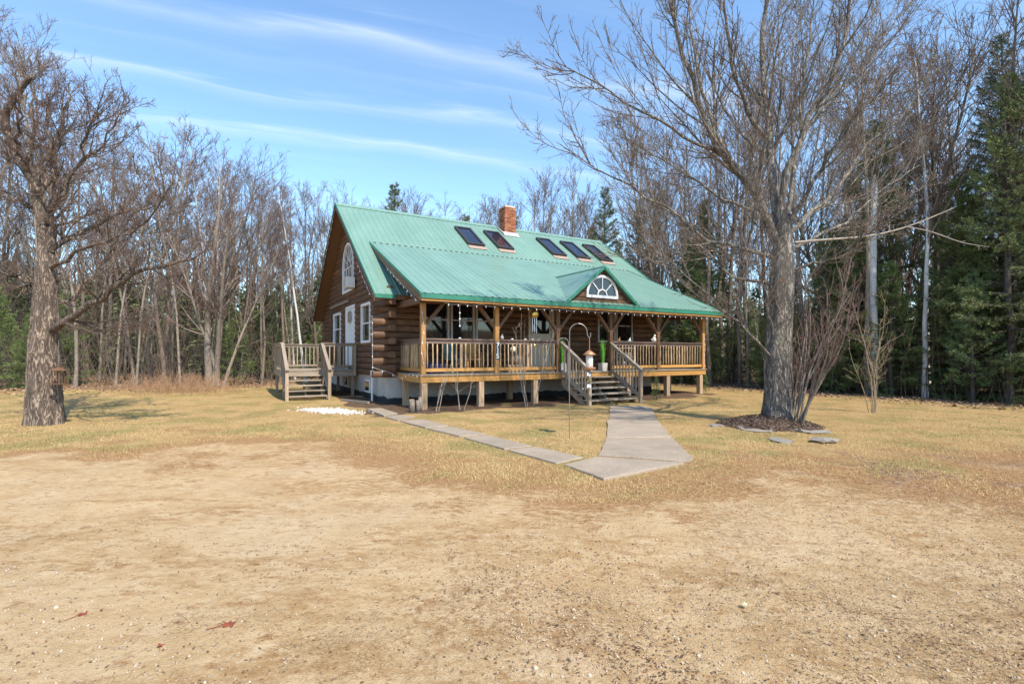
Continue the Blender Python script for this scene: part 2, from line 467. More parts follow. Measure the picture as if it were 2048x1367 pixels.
def on_path(X, Y, grow=0.0):
    a = (np.abs(X - np.interp(Y, [6.1, 7, 9.2, 11.6, 15], [1.15, 1.7, 2.35, 2.85, 3.5])) < np.interp(Y, [6.1, 7, 7.5, 9.2, 15], [.1, .72, .62, .56, .5]) + grow) & (Y > 6.2 - grow) & (Y < 15 + grow)
    b = (np.abs(X - np.interp(Y, [7, 8.1, 9.4, 10.5, 11.7, 12.4, 14.3], [.75, .15, -.7, -1.55, -2.37, -2.8, -3.95])) < .27 + grow) & (Y > 6.9 - grow) & (Y < 14.4 + grow)
    return a | b
def ground_z(X, Y):
    z = 0.022 * fbm(X, Y, 31, 0.35, 3) + 0.008 * fbm(X, Y, 35, 2.5, 3)
    z = np.where(on_path(X, Y, .32), -0.004, z)
    far = np.clip((np.hypot(X, Y - 12) - 32) / 60, 0, 1)
    z = z + 7.0 * far * far * (3 - 2 * far)
    z = z + 0.28 * np.clip((-X - 7) / 12, 0, 1) * np.clip((Y - 12) / 8, 0, 1)
    return z

def axis(fine0, fine1, step, lo, hi):
    a = list(np.arange(fine0, fine1 + 1e-6, step)); d = step
    while a[-1] < hi: d *= 1.25; a.append(a[-1] + d)
    d = step
    while a[0] > lo: d *= 1.25; a.insert(0, a[0] - d)
    return np.array(a)
ax = axis(-14, 14, 0.13, -900, 900); ay = axis(1.0, 20, 0.11, -300, 1500)
GX, GY = np.meshgrid(ax, ay, indexing='ij')
GZ = ground_z(GX, GY)
nx, ny = GX.shape
idx = np.arange(nx * ny).reshape(nx, ny)
gf = np.stack([idx[:-1, :-1], idx[1:, :-1], idx[1:, 1:], idx[:-1, 1:]], -1).reshape(-1, 4)

def groundmat():
    m = Mat('yard ground'); v = m.coord()
    lawn = m.attr('lawn'); lit = m.attr('litter')
    fine = m.noise(v, 26, 6, 0.7); mid = m.noise(v, 3.2, 6, 0.65); big = m.noise(v, 0.55, 4, 0.55); grit = m.noise(v, 110, 3, 0.7)
    # sand and gravel drive
    sand = m.ramp(mid, [(0.28, (.42, .275, .135)), (0.5, (.52, .365, .20)), (0.75, (.60, .45, .275))])
    sand = m.mix(m.math('MULTIPLY', m.sstep(big, 0.45, 0.68), 0.55), sand, (.56, .415, .265))
    sand = m.mix(m.math('MULTIPLY', m.sstep(fine, 0.56, 0.74), 0.5), sand, (.34, .20, .085))
    sand = m.mix(m.math('MULTIPLY', m.sstep(grit, 0.60, 0.74), 0.5), sand, (.30, .195, .10))
    sand = m.mix(m.math('MULTIPLY', m.sstep(grit, 0.40, 0.28), 0.45), sand, (.66, .52, .35))
    # thatch worn into the sand in streaks
    th = m.noise(m.mapping(v, (0.55, 1.5, 1)), 1.1, 7, 0.72, 0.6)
    thf = m.noise(m.mapping(v, (0.8, 1.3, 1), (0, 0, 0.4)), 9, 5, 0.75)
    tm = m.math('MULTIPLY', m.sstep(th, 0.46, 0.62), m.sstep(thf, 0.36, 0.58))
    sand = m.mix(m.math('MULTIPLY', tm, 0.8), sand, (.33, .19, .078))
    bw = m.noise(v, 0.42, 5, 0.62)
    sand = m.mix(m.math('MULTIPLY', m.sstep(m.math('ADD', bw, m.math('MULTIPLY', m.math('SUBTRACT', thf, .5), .5)), 0.47, 0.62), 0.35), sand, (.40, .24, .10))
    # matted bits of dead grass and soil, thicker where the thatch is
    tha = m.attr('thatch')
    crumb = m.noise(v, 13, 8, 0.78, 0.5); spk = m.noise(m.mapping(v, (1, 1.5, 1), (0, 0, .5)), 42, 5, 0.8)
    ck = m.sstep(m.math('ADD', crumb, m.math('MULTIPLY', m.math('SUBTRACT', tha, .5), .16)), 0.50, 0.60)
    sk_ = m.sstep(m.math('ADD', spk, m.math('MULTIPLY', m.math('SUBTRACT', tha, .5), .16)), 0.52, 0.64)
    sand = m.mix(m.math('MULTIPLY', ck, m.math('ADD', m.math('MULTIPLY', tha, .85), .14)), sand, (.27, .148, .056))
    sand = m.mix(m.math('MULTIPLY', sk_, m.math('ADD', m.math('MULTIPLY', tha, .7), .14)), sand, (.16, .085, .036))
    sand = m.mix(m.math('MULTIPLY', m.sstep(spk, 0.42, 0.32), .45), sand, (.68, .53, .34))
    # gravel: small stones pressed in
    vc = m.voronoi(v, 55, 'F1', 'Color'); vd = m.voronoi(v, 55, 'F1', 'Distance')
    sx = m.n.new('ShaderNodeSeparateXYZ'); m.l.new(vc, sx.inputs[0])
    peb = m.math('MULTIPLY', m.math('MULTIPLY', m.sstep(sx.outputs[0], 0.80, 0.84), m.sstep(vd, 0.36, 0.26)), m.sstep(m.noise(v, 0.9, 4), 0.42, 0.6))
    sand = m.mix(m.math('MULTIPLY', peb, 0.8), sand, m.ramp(sx.outputs[1], [(0.2, (.24, .20, .17)), (0.6, (.42, .37, .32)), (0.9, (.62, .56, .48))]))
    # dormant lawn
    gr = m.noise(v, 0.8, 5, 0.6); gs = m.noise(m.mapping(v, (1, 1, 1)), 34, 5, 0.75)
    straw = m.ramp(gs, [(0.28, (.19, .105, .04)), (0.5, (.43, .285, .12)), (0.74, (.64, .475, .245))])
    green = m.ramp(gs, [(0.28, (.14, .115, .035)), (0.5, (.27, .22, .078)), (0.74, (.42, .34, .14))])
    grass = m.mix(m.math('MULTIPLY', m.sstep(gr, 0.47, 0.60), 0.8), straw, green)
    mat_ = m.noise(v, 6, 6, 0.7)
    grass = m.mix(m.math('MULTIPLY', m.math('MAXIMUM', m.sstep(mat_, 0.54, 0.66), m.math('MULTIPLY', sk_, .8)), 0.55), grass, (.23, .13, .05))
    br1 = m.noise(v, 1.3, 6, 0.68, 0.5)
    grass = m.mix(m.math('MULTIPLY', m.sstep(br1, 0.50, 0.64), 0.6), grass, m.ramp(gs, [(0.3, (.16, .085, .034)), (0.7, (.44, .27, .115))]))
    lw = m.math('ADD', lawn, m.math('MULTIPLY', m.math('SUBTRACT', m.math('ADD', m.math('MULTIPLY', thf, .6), m.math('MULTIPLY', mid, .4)), 0.5), 2.0))
    rim = m.math('MULTIPLY', m.sstep(lw, 0.02, 0.3), m.sstep(lw, 0.95, 0.55))
    rimc = m.ramp(m.noise(v, 22, 6, .75), [(0.34, (.17, .085, .036)), (0.52, (.34, .185, .08)), (0.72, (.50, .32, .16))])
    col = m.mix(m.sstep(m.math('ADD', lawn, m.math('MULTIPLY', m.math('SUBTRACT', m.math('ADD', m.math('MULTIPLY', thf, .6), m.math('MULTIPLY', mid, .4)), 0.5), 2.0)), 0.28, 0.72), sand, grass)
    col = m.mix(m.math('MULTIPLY', rim, .85), col, rimc)
    # leaf litter
    lc = m.voronoi(v, 16, 'F1', 'Color'); sl = m.n.new('ShaderNodeSeparateXYZ'); m.l.new(lc, sl.inputs[0])
    leaf0 = m.ramp(sl.outputs[0], [(0.1, (.15, .08, .045)), (0.45, (.29, .175, .10)), (0.75, (.38, .255, .16)), (0.95, (.48, .37, .26))])
    leaf = m.mix(m.sstep(m.noise(v, 38, 4, .7), .4, .62), (.20, .115, .06), leaf0)
    lf = m.sstep(m.math('ADD', lit, m.math('MULTIPLY', m.math('SUBTRACT', m.noise(v, 9, 6, 0.75), 0.5), 2.2)), 0.42, 0.85)
    col = m.mix(lf, col, leaf)
    soil = m.ramp(m.noise(v, 14, 6, .75), [(0.32, (.055, .034, .022)), (0.55, (.14, .088, .055)), (0.75, (.27, .18, .11))])
    col = m.mix(m.sstep(m.attr('bed'), .25, .6), col, soil)
    m.set(Base_Color=col, Roughness=0.95)
    m.b.inputs['Specular IOR Level'].default_value = 0.15
    h = m.math('ADD', m.math('MULTIPLY', fine, 0.7), m.math('ADD', m.math('MULTIPLY', grit, 0.45), m.math('MULTIPLY', peb, 0.35)))
    m.bump(h, 0.95, 0.025)
    return m.m
me = fast_mesh('ground', np.stack([GX, GY, GZ], -1).reshape(-1, 3), gf, groundmat(), True)
def bed_mask(X, Y):
    S_, T_ = to_local(X, Y)
    dx = np.maximum(np.maximum(-1.0 - S_, S_ - 11.6), 0); dy = np.maximum(np.maximum(-.55 - T_, T_ - 14), 0)
    return np.clip(1.0 - (np.hypot(dx, dy) + .35 * fbm(X, Y, 55, 1.5, 3)) / .45, 0, 1)
def thatch_mask(X, Y): return np.clip(.30 + .085 * X + .55 * fbm(X, Y, 51, .45, 4) + .5 * np.clip(lawn_mask(X, Y), 0, .6), 0, 1)
for nm, arr in (('lawn', lawn_mask(GX, GY)), ('thatch', thatch_mask(GX, GY)), ('bed', bed_mask(GX, GY)), ('litter', litter_mask(GX, GY))):
    at = me.attributes.new(nm, 'FLOAT', 'POINT'); at.data.foreach_set('value', arr.ravel().astype(np.float32))
tag(link('ground', me), kind='structure')

# paths of concrete slabs
def slabs(name, quads, seed):
    root = tag(empty(name), kind='structure')
    rg = random.Random(seed)
    for q in quads:
        c = np.mean(q, 0); pts = []
        n = len(q)
        for i in range(n):                                # slightly crumbled edges
            a = np.array(q[i]); b = np.array(q[(i + 1) % n])
            for t in np.linspace(0, 1, 7)[:-1]:
                p = a * (1 - t) + b * t
                p = c + (p - c) * (0.972 + rg.uniform(-0.022, 0.014) * (t > 0)); pts.append(p)
        tilt = (rg.uniform(-.012, .012), rg.uniform(-.012, .012)); h = 0.018 + rg.uniform(0, .012)
        m = len(pts); vs = []; top = lambda p, k: h + tilt[0] * (p[0] - c[0]) + tilt[1] * (p[1] - c[1]) - k
        for p in pts: vs.append((p[0], p[1], -0.05))
        for p in pts: vs.append((p[0], p[1], top(p, .012)))
        for p in pts:
            p2 = c + (p - c) * 0.985; vs.append((p2[0], p2[1], top(p2, 0)))
        fs = [tuple(range(2 * m, 3 * m))]
        for i in range(m):
            j = (i + 1) % m; fs += [(i, j, j + m, i + m), (i + m, j + m, j + 2 * m, i + 2 * m)]
        MB().add(vs, fs).build('slab', M['slab'], root)
slabs('side_path', [[(-4.14, 14.13), (-3.17, 12.35), (-2.95, 12.92), (-3.8, 14.4)], [(-3.11, 12.22), (-2.66, 11.6), (-2.37, 12.21), (-2.87, 12.62)],
    [(-2.6, 11.53), (-1.81, 10.42), (-1.33, 10.66), (-2.14, 11.85)], [(-1.76, 10.33), (-0.98, 9.34), (-0.48, 9.58), (-1.27, 10.56)],
    [(-0.92, 9.25), (-0.12, 8.08), (0.34, 8.36), (-0.45, 9.5)], [(-0.07, 8.0), (0.63, 7.04), (1.08, 7.44), (0.39, 8.27)]], 3)
slabs('front_walkway', [[(0.71, 6.96), (1.12, 6.11), (2.45, 7.03), (1.25, 7.5)], [(1.29, 7.6), (2.55, 7.14), (2.72, 7.44), (2.98, 9.18), (1.7, 9.15)],
    [(1.74, 9.24), (3.0, 9.28), (3.38, 11.45), (2.2, 11.62)], [(2.26, 11.72), (3.4, 11.56), (4.02, 14.2), (3.85, 14.9), (2.85, 14.7)]], 4)

# ------------------------------------------------------------------ the log cabin
house = empty('log_cabin', H_POS, H_ROT)
tag(house, 'brown log cabin with green metal roof, covered front porch and brick chimney', 'house')
FX0, FX1, FY, BYW = -0.33, 11.15, 2.19, 13.37
RY, RZ, EY, EZ = 7.783, 7.66, 1.737, 3.39
SL = (RZ - EZ) / (RY - EY)
RX0, RX1 = -0.83, 12.97
PY0, PZ0, PYB = -0.5, 3.21, 4.8           # porch roof: eave and break line
PZB = EZ + SL * (PYB - EY)
PSL = (PZB - PZ0) / (PYB - PY0)
PX0, PX1 = -0.2, 12.15
CH = 0.205                                 # one log course
WB = 0.83

def log_profile(depth, bulge):
    h = CH / 2 - 0.004
    pts = [(-0.0, -h), (-0.028, -h * 0.93), (-bulge * 0.8, -h * 0.62), (-bulge, -h * 0.2), (-bulge, h * 0.2), (-bulge * 0.8, h * 0.62), (-0.028, h * 0.93), (0.0, h), (depth, h), (depth, -h)]
    return pts
def log_x(a, b, y, zc, mat='log_x', sgn=1, name='log'):
    """log along x, its round face towards -y (sgn 1) or +y"""
    return MB().prism([(y + p[0] * sgn, zc + p[1]) for p in log_profile(0.14, 0.055)], a, b, 'x').build(name, M[mat], house)
def log_y(a, b, x, zc, sgn=1, name='log'):
    return MB().prism([(x + p[0] * sgn, zc + p[1]) for p in log_profile(0.14, 0.055)], a, b, 'y').build(name, M['log_y'], house)

def spans(a, b, zc, openings):
    segs = [(a, b)]
    for (o0, o1, z0, z1) in openings:
        if not (z0 < zc < z1): continue
        new = []
        for s0, s1 in segs:
            if o1 <= s0 or o0 >= s1: new.append((s0, s1)); continue
            if o0 > s0: new.append((s0, o0))
            if o1 < s1: new.append((o1, s1))
        segs = new
    return [s for s in segs if s[1] - s[0] > 0.03]

front_open = [(0.86, 3.62, 1.98, 3.42), (4.86, 5.98, 0.9, 3.42), (8.1, 9.95, 2.04, 3.40)]
gable_open = [(4.05, 5.35, 1.96, 3.38), (6.45, 8.1, 0.9, 3.5), (9.1, 10.7, 1.96, 3.38), (6.6, 8.6, 4.08, 5.08)]
LOG_OUT = 0.45
for i in range(14):                        # front and back walls
    zc = WB + CH * (i + 0.5)
    if zc > 3.62: break
    ext = LOG_OUT if i % 2 == 0 else -0.14
    for a, b in spans(FX0 - ext, FX1 + (0.32 if i % 2 == 0 else -0.14), zc, front_open): log_x(a, b, FY, zc)
    log_x(FX0 + 0.14, FX1 - 0.14, BYW, zc, sgn=-1)
for i in range(34):                        # left gable
    zc = WB + CH * (i + 0.5)
    half = (RZ - 0.22 - zc - CH * 0.5) / SL
    if half < 0.12: break
    a, b = max(FY, RY - half), min(BYW, RY + half)
    if zc < 3.62:
        if i % 2 == 1: a -= LOG_OUT; b += LOG_OUT
        else: a += 0.0; b -= 0.0
    op = list(gable_open)
    if 5.08 < zc < 6.08:                   # the arched head of the big window
        w = math.sqrt(max(0.0, 1.0 - (zc - 5.08) ** 2)); op.append((7.6 - w, 7.6 + w, 5.0, 6.2))
    for s0, s1 in spans(a, b, zc, op): log_y(s0, s1, FX0, zc)
    log_y(max(FY + .1, RY - half), min(BYW - .1, RY + half), FX1, zc, sgn=-1)
fd = MB()
fd.box(FX0 + .03, FX1 - .03, FY + .03, FY + .25, -0.3, WB - .003); fd.box(FX0 + .03, FX1 - .03, BYW - .25, BYW - .03, -0.3, WB - .003)
fd.box(FX0 + .034, FX0 + .25, FY + .25, BYW - .25, -0.3, WB - .006); fd.box(FX1 - .25, FX1 - .034, FY + .25, BYW - .25, -0.3, WB - .006)
fd.build('foundation', M['concrete'], house)
MB().box(FX0 + .16, FX1 - .16, FY + .16, BYW - .16, WB, 0.95).build('floor_slab', M['brown_z'], house)

# roof: boarded decks with ribbed steel sheets on top, every sheet a piece of its own
roof = MB()
th = 0.16
def slope_deck(mb, x0, x1, ya, za, yb, zb, t):
    mb.prism([(ya, za), (yb, zb), (yb, zb - t), (ya, za - t)], x0, x1, 'x')
slope_deck(roof, RX0 + .02, RX1 - .02, EY, EZ, RY, RZ, th)
slope_deck(roof, RX0 + .02, RX1 - .02, 2 * RY - EY, EZ, RY - .001, RZ, th)
roof = roof.build('roof', M['brown_z'], house)
def sheet_profile(w, rib=0.2285):
    pts = [(0, 0)]
    n = max(1, int(round(w / rib)))
    for k in range(n):
        c = (k + 0.5) * w / n
        pts += [(c - .034, 0), (c - .014, .017), (c + .014, .017), (c + .034, 0)]
    return pts + [(w, 0)]
def sheets(x0, x1, ya, za, yb, zb, parent, lift=0.006):
    x = x0
    d = Vector((0, yb - ya, zb - za)); up = Vector((1, 0, 0)).cross(d).normalized()
    if up.z < 0: up = -up
    k = 0
    while x < x1 - 0.05:
        w = min(0.914, x1 - x); pr = sheet_profile(w); vs = []; fs = []
        for (yy, zz) in ((ya, za), (yb, zb)):
            for (px_, h) in pr:
                q = Vector((x + px_, yy, zz)) + up * (h + lift + 0.0012 * (k % 2)); vs.append(q)
        n = len(pr)
        for i in range(n - 1): fs.append((i, i + 1, i + 1 + n, i + n))
        MB().add(vs, fs).build('roof_panel', M['roof'], parent)
        x += 0.914; k += 1
sheets(RX0, RX1, EY - .03, EZ - .021, RY, RZ, roof)
sheets(RX0, RX1, 2 * RY - EY + .03, EZ - .021, RY, RZ, roof)
cap = MB(); cap.prism([(RY - .2, RZ - .2 * SL + .035), (RY, RZ + .05), (RY + .2, RZ - .2 * SL + .035), (RY, RZ + .02)], RX0 - .01, RX1 + .01, 'x')
cap.build('ridge_cap', M['roof'], roof)
for x0 in (RX0 - .025, RX1):
    for yE in (EY, 2 * RY - EY):
        MB().prism([(yE, EZ + .005), (RY, RZ + .005), (RY, RZ - .22), (yE, EZ - .22)], x0, x0 + .025, 'x').build('rake_board', M['trim'], roof)
for x0 in (RX0 - .045, RX1 + .015):
    for yE in (EY - .03, 2 * RY - EY + .03):
        MB().prism([(yE, EZ + .032), (RY, RZ + .052), (RY, RZ - .035), (yE, EZ - .055)], x0, x0 + .03, 'x').build('rake_trim', M['green_trim'], roof)
MB().box(RX0, PX0 - .02, EY - .05, EY - .02, EZ - .13, EZ - .008).build('eave_fascia', M['green_trim'], roof)
# porch roof
proof = MB(); slope_deck(proof, PX0 + .02, PX1 - .02, PY0, PZ0, PYB, PZB, 0.13)
proof = proof.build('porch_roof', M['brown_z'], house)
sheets(PX0, PX1, PY0 - .04, PZ0 - .0177, PYB, PZB + .02, proof, 0.012)
fl = MB(); fl.beam((PX0, PYB + .05, PZB + .07), (PX1, PYB + .05, PZB + .07), 0.16, 0.012, (0, -SL, 1))
fl.build('flashing', M['roof'], proof)
clos = MB().box(0, .09, -.015, .015, 0, .055).mesh('closure', M['dark_trim'])
x = PX0 + .1
while x < PX1 - .1: link('closure', clos, proof, (x, PYB - .06, PZB - .01)); x += .2285
MB().prism([(PY0, PZ0 + .0), (PYB, PZB), (PYB, PZB - .12), (1.5, PZ0 + PSL * 2.0 - .34), (PY0, PZ0 - .19)], PX0 - .02, PX0 + .018, 'x').build('rake_board', M['trim'], proof)
MB().prism([(PY0, PZ0 + .0), (PYB, PZB), (PYB, PZB - .12), (PY0, PZ0 - .19)], PX1 - .018, PX1 + .02, 'x').build('rake_board', M['trim'], proof)
for x0 in (PX0 - .035, PX1 + .005): MB().prism([(PY0 - .04, PZ0 + .03), (PYB, PZB + .055), (PYB, PZB - .02), (PY0 - .04, PZ0 - .05)], x0, x0 + .03, 'x').build('rake_trim', M['green_trim'], proof)
MB().box(PX0, PX1, PY0 - .035, PY0 - .003, PZ0 - .14, PZ0 - .012).build('eave_fascia', M['green_trim'], proof)
MB().box(PX0 + .02, PX1 - .02, PY0 + .002, PY0 + .05, PZ0 - .205, PZ0 - .132).build('eave_trim', M['gold_x'], proof)

# skylights
M['apron'] = plain('faded brown flashing', (.36, .26, .21), .6)
for i, sx in enumerate((4.0, 5.42, 8.25, 9.65, 11.05)):
    y0, y1 = 5.5, 6.98
    zz = lambda y: EZ + SL * (y - EY)
    nv = Vector((0, -SL, 1)).normalized()
    def P(x, y, h): return Vector((x, y, zz(y))) + nv * h
    fr = MB()
    for (a, b, c, d) in ((sx, sx + .09, y0, y1), (sx + .68, sx + .77, y0, y1), (sx + .09, sx + .68, y0, y0 + .09), (sx + .09, sx + .68, y1 - .09, y1)):
        fr.add([P(a, c, 0), P(b, c, 0), P(b, d, 0), P(a, d, 0), P(a, c, .13), P(b, c, .13), P(b, d, .13), P(a, d, .13)],
               [(0,3,2,1),(4,5,6,7),(0,1,5,4),(1,2,6,5),(2,3,7,6),(3,0,4,7)])
    sk = fr.build('skylight', M['dark_trim'], house)
    tag(sk, 'dark framed skylight standing ajar' if i == 1 else None)
    g = MB(); hh = .10
    g.add([P(sx + .09, y0 + .09, hh), P(sx + .68, y0 + .09, hh), P(sx + .68, y1 - .09, hh), P(sx + .09, y1 - .09, hh)], [(0, 1, 2, 3)])
    g.build('pane', M['skyglass'], sk)
    a = MB(); a.add([P(sx - .02, y0 - .22, .036), P(sx + .80, y0 - .22, .036), P(sx + .80, y0, .04), P(sx - .02, y0, .04)], [(0, 1, 2, 3)])
    a.build('apron', M['apron'], sk)

# chimney of single bricks
cx0, cx1, cy0, cy1, cz0, cz1 = 6.62, 7.2, 7.05, 7.62, 6.9, 8.52
chim = MB().box(cx0 + .012, cx1 - .012, cy0 + .012, cy1 - .012, cz0, cz1 - .01).build('chimney', M['mortar'], house)
bk = MB(); nrow = int((cz1 - cz0) / .075)
for r in range(nrow):
    z0 = cz0 + r * .075; off = 0.0 if r % 2 else 0.1
    for (fix, a0, a1, ax_) in ((cy0, cx0, cx1, 'x'), (cy1, cx0, cx1, 'x'), (cx0, cy0, cy1, 'y'), (cx1, cy0, cy1, 'y')):
        p = a0 - off
        while p < a1 - .02:
            q0, q1 = max(p, a0), min(p + .19, a1)
            o = random.uniform(-.003, .004)
            if q1 - q0 > .03:
                if ax_ == 'x': bk.box(q0 + .004, q1 - .004, fix - .012 - o, fix + .012 + o, z0, z0 + .063)
                else: bk.box(fix - .012 - o, fix + .012 + o, q0 + .004, q1 - .004, z0, z0 + .063)
            p += .2
tag(bk.build('brick', M['brick'], chim), kind='stuff')
MB().box(cx0 + .06, cx1 - .06, cy0 + .06, cy1 - .06, cz1 - .02, cz1 + .03).build('flue_crown', M['mortar'], chim)
zz = lambda y: EZ + SL * (y - EY)
fl = MB(); fl.prism([(cy0 - .16, zz(cy0 - .16) + .04), (cy0 - .16, zz(cy0 - .16) + .06), (cy0 - .014, zz(cy0) + .14), (cy0 - .014, zz(cy0) + .05)], cx0 - .12, cx1 + .12, 'x')
for xa, xb in ((cx0 - .12, cx0 - .014), (cx1 + .014, cx1 + .12)): fl.prism([(cy0 - .014, zz(cy0) + .045), (cy1, zz(cy1) + .045), (cy1, zz(cy1) + .075), (cy0 - .014, zz(cy0) + .075)], xa, xb, 'x')
fl.build('flashing', M['flash'], chim)

# dormer over the steps
DX, DW, DY, DZ0, DZ1 = 6.2, 1.48, -0.34, 3.24, 4.42
pz = lambda y: PZ0 + PSL * (y - PY0)
dm = MB(); dm.prism([(DX - DW, DZ0), (DX + DW, DZ0), (DX, DZ1 - .06)], DY + .03, DY + .12, 'y')
dm = dm.build('dormer', M['brown_z'], house)
for k in range(6):                          # log siding of the dormer face
    z0 = DZ0 + k * .19; zt = z0 + .19
    w0 = DW * (1 - (z0 - DZ0) / (DZ1 - DZ0)) - .04; 
    if w0 < .1: break
    w1 = max(0.02, w0 - .19 * DW / (DZ1 - DZ0))
    b = MB(); b.add([(DX - w0, DY + .03, z0), (DX + w0, DY + .03, z0), (DX + w1, DY + .03, zt), (DX - w1, DY + .03, zt),
                     (DX - w0, DY - .01, z0 + .015), (DX + w0, DY - .01, z0 + .015), (DX + w1, DY - .01, zt - .015), (DX - w1, DY - .01, zt - .015)],
                    [(0,3,2,1),(4,5,6,7),(0,1,5,4),(1,2,6,5),(2,3,7,6),(3,0,4,7)])
    b.build('siding_log', M['log_x'], dm)
yback = (DZ1 - PZ0) / PSL + PY0
for sgn in (-1, 1):
    for k in range(5):                       # tapering sheets from valley to ridge
        f0, f1 = k / 5, (k + 1) / 5
        def pt(f, row):                      # f along the slope from eave to ridge; row 0 front, 1 valley
            x = DX + sgn * (DW + .12) * (1 - f); z = DZ0 - .06 + (DZ1 + .03 - DZ0 + .06) * f
            y = DY - .14 if row == 0 else max(DY - .14, (z - .0 - PZ0) / PSL + PY0 + .06)
            return (x, y, z + .02)
        b = MB(); top = [pt(f0, 0), pt(f1, 0), pt(f1, 1), pt(f0, 1)]
        lo = [(p[0], p[1], p[2] - .035) for p in top]
        b.add(top + lo, [(0, 1, 2, 3), (7, 6, 5, 4), (0, 4, 5, 1), (1, 5, 6, 2), (2, 6, 7, 3), (3, 7, 4, 0)])
        b.build('roof_panel', M['roof'], dm)
    tr = MB(); tr.beam((DX + sgn * (DW + .13), DY - .15, DZ0 - .075), (DX, DY - .15, DZ1 + .035), .03, .09)
    tr.build('rake_trim', M['green_trim'], dm)
MB().tube([(DX, DY - .16, DZ1 + .055), (DX, yback + .1, DZ1 + .06)], .035, 6).build('ridge_cap', M['roof'], dm)
def arch_ring(cx_, cz_, r0, r1, y0, y1, n=20, a0=0.0, a1=math.pi):
    b = MB(); vs = []; fs = []
    for i in range(n + 1):
        a = a0 + (a1 - a0) * i / n
        for rr, yy in ((r0, y0), (r1, y0), (r1, y1), (r0, y1)): vs.append((cx_ + rr * math.cos(a), yy, cz_ + rr * math.sin(a)))
    for i in range(n):
        for j in range(4): fs.append((i*4+j, i*4+(j+1)%4, i*4+4+(j+1)%4, i*4+4+j))
    fs += [(0, 1, 2, 3), (n*4+3, n*4+2, n*4+1, n*4)]
    return b.add(vs, fs)
WZ = 3.52
b = arch_ring(DX, WZ, .60, .68, DY - .05, DY - .005)
b.box(DX - .68, DX + .68, DY - .055, DY - .006, WZ - .09, WZ - .001)
dw = b.build('dormer_window', M['white'], dm)
b = arch_ring(DX, WZ, .18, .215, DY - .045, DY - .012, 12)
b.box(DX - .016, DX + .016, DY - .043, DY - .014, WZ + .216, WZ + .60)
for a in (45, 135): b.beam((DX + .215 * math.cos(R(a)), DY - .028, WZ + .215 * math.sin(R(a))), (DX + .6 * math.cos(R(a)), DY - .028, WZ + .6 * math.sin(R(a))), .03, .03, (0, 1, 0))
b.build('muntin', M['white'], dw)
MB().prism([(DX + .61 * math.cos(R(a)), WZ + .61 * math.sin(R(a))) for a in range(0, 181, 9)], DY - .012, DY - .002, 'y').build('pane', M['glass'], dw)

# windows and doors
def window_x(x0, x1, z0, z1, y, mat='vinyl'):
    t = .07
    b = MB(); b.box(x0, x0 + t, y - .07, y + .06, z0, z1).box(x1 - t, x1, y - .07, y + .06, z0, z1).box(x0 + t, x1 - t, y - .068, y + .058, z1 - t, z1).box(x0 + t, x1 - t, y - .075, y + .058, z0, z0 + t)
    w = b.build('window', M[mat], house)
    zm = (z0 + z1) / 2
    MB().box(x0 + t, x1 - t, y - .02, y + .02, zm - .02, zm + .02).build('meeting_rail', M[mat], w)
    MB().box(x0 + t, x1 - t, y + .0, y + .012, zm + .02, z1 - t).build('pane', M['glass'], w)
    MB().box(x0 + t, x1 - t, y - .016, y - .004, z0 + t, zm - .02).build('pane', M['glass'], w)
def window_y(y0, y1, z0, z1, x, mat='white'):
    t = .09
    b = MB(); b.box(x - .08, x + .06, y0, y0 + t, z0, z1).box(x - .08, x + .06, y1 - t, y1, z0, z1).box(x - .078, x + .058, y0 + t, y1 - t, z1 - t, z1).box(x - .085, x + .058, y0 + t, y1 - t, z0, z0 + t)
    w = b.build('window', M[mat], house); zm = (z0 + z1) / 2
    MB().box(x - .02, x + .02, y0 + t, y1 - t, zm - .022, zm + .022).build('meeting_rail', M[mat], w)
    MB().box(x, x + .012, y0 + t, y1 - t, zm + .022, z1 - t).build('pane', M['glass'], w)
    MB().box(x - .016, x - .004, y0 + t, y1 - t, z0 + t, zm - .022).build('pane', M['glass'], w)
for a, b_ in ((0.86, 1.75), (1.8, 2.69), (2.73, 3.62)): window_x(a, b_, 1.98, 3.42, FY)
for a, b_ in ((8.1, 9.0), (9.05, 9.95)): window_x(a, b_, 2.04, 3.40, FY)
window_y(4.05, 5.35, 1.96, 3.38, FX0); window_y(9.1, 10.7, 1.96, 3.38, FX0)
for a, b_ in ((4.38, 5.08), (7.98, 8.57)):
    f_ = MB().box(FX0 + .0, FX0 + .06, a, b_, .2, .66).build('basement_window', M['white'], house)
    MB().box(FX0 - .006, FX0 + .004, a + .07, b_ - .07, .27, .59).build('pane', M['glass'], f_)
# front door
d = MB(); d.box(4.86, 4.95, FY - .06, FY + .06, .98, 3.42).box(5.89, 5.98, FY - .06, FY + .06, .98, 3.42).box(4.95, 5.89, FY - .058, FY + .058, 3.33, 3.42).box(4.95, 5.89, FY - .01, FY + .03, 1.1, 3.33).box(4.95, 5.89, FY - .09, FY + .058, .98, 1.1)
dr = d.build('front_door', M['beige'], house)
MB().box(5.05, 5.79, FY - .022, FY - .012, 2.32, 3.2).build('pane', M['glass'], dr)
fr = MB(); fr.box(5.0, 5.05, FY - .035, FY - .011, 2.27, 3.25).box(5.79, 5.84, FY - .035, FY - .011, 2.27, 3.25).box(5.05, 5.79, FY - .034, FY - .011, 3.2, 3.25).box(5.05, 5.79, FY - .034, FY - .011, 2.27, 2.32).box(5.0, 5.84, FY - .03, FY - .011, 1.25, 2.05)
fr.build('door_panel', M['beige'], dr)
MB().lathe([(.012, 0), (.03, .02), (.034, .05), (.02, .07)], (0, 0, 0), 10).build('handle', M['brass'], dr, True, 0, (4.98, FY - .015, 2.0), (R(90), 0, 0))
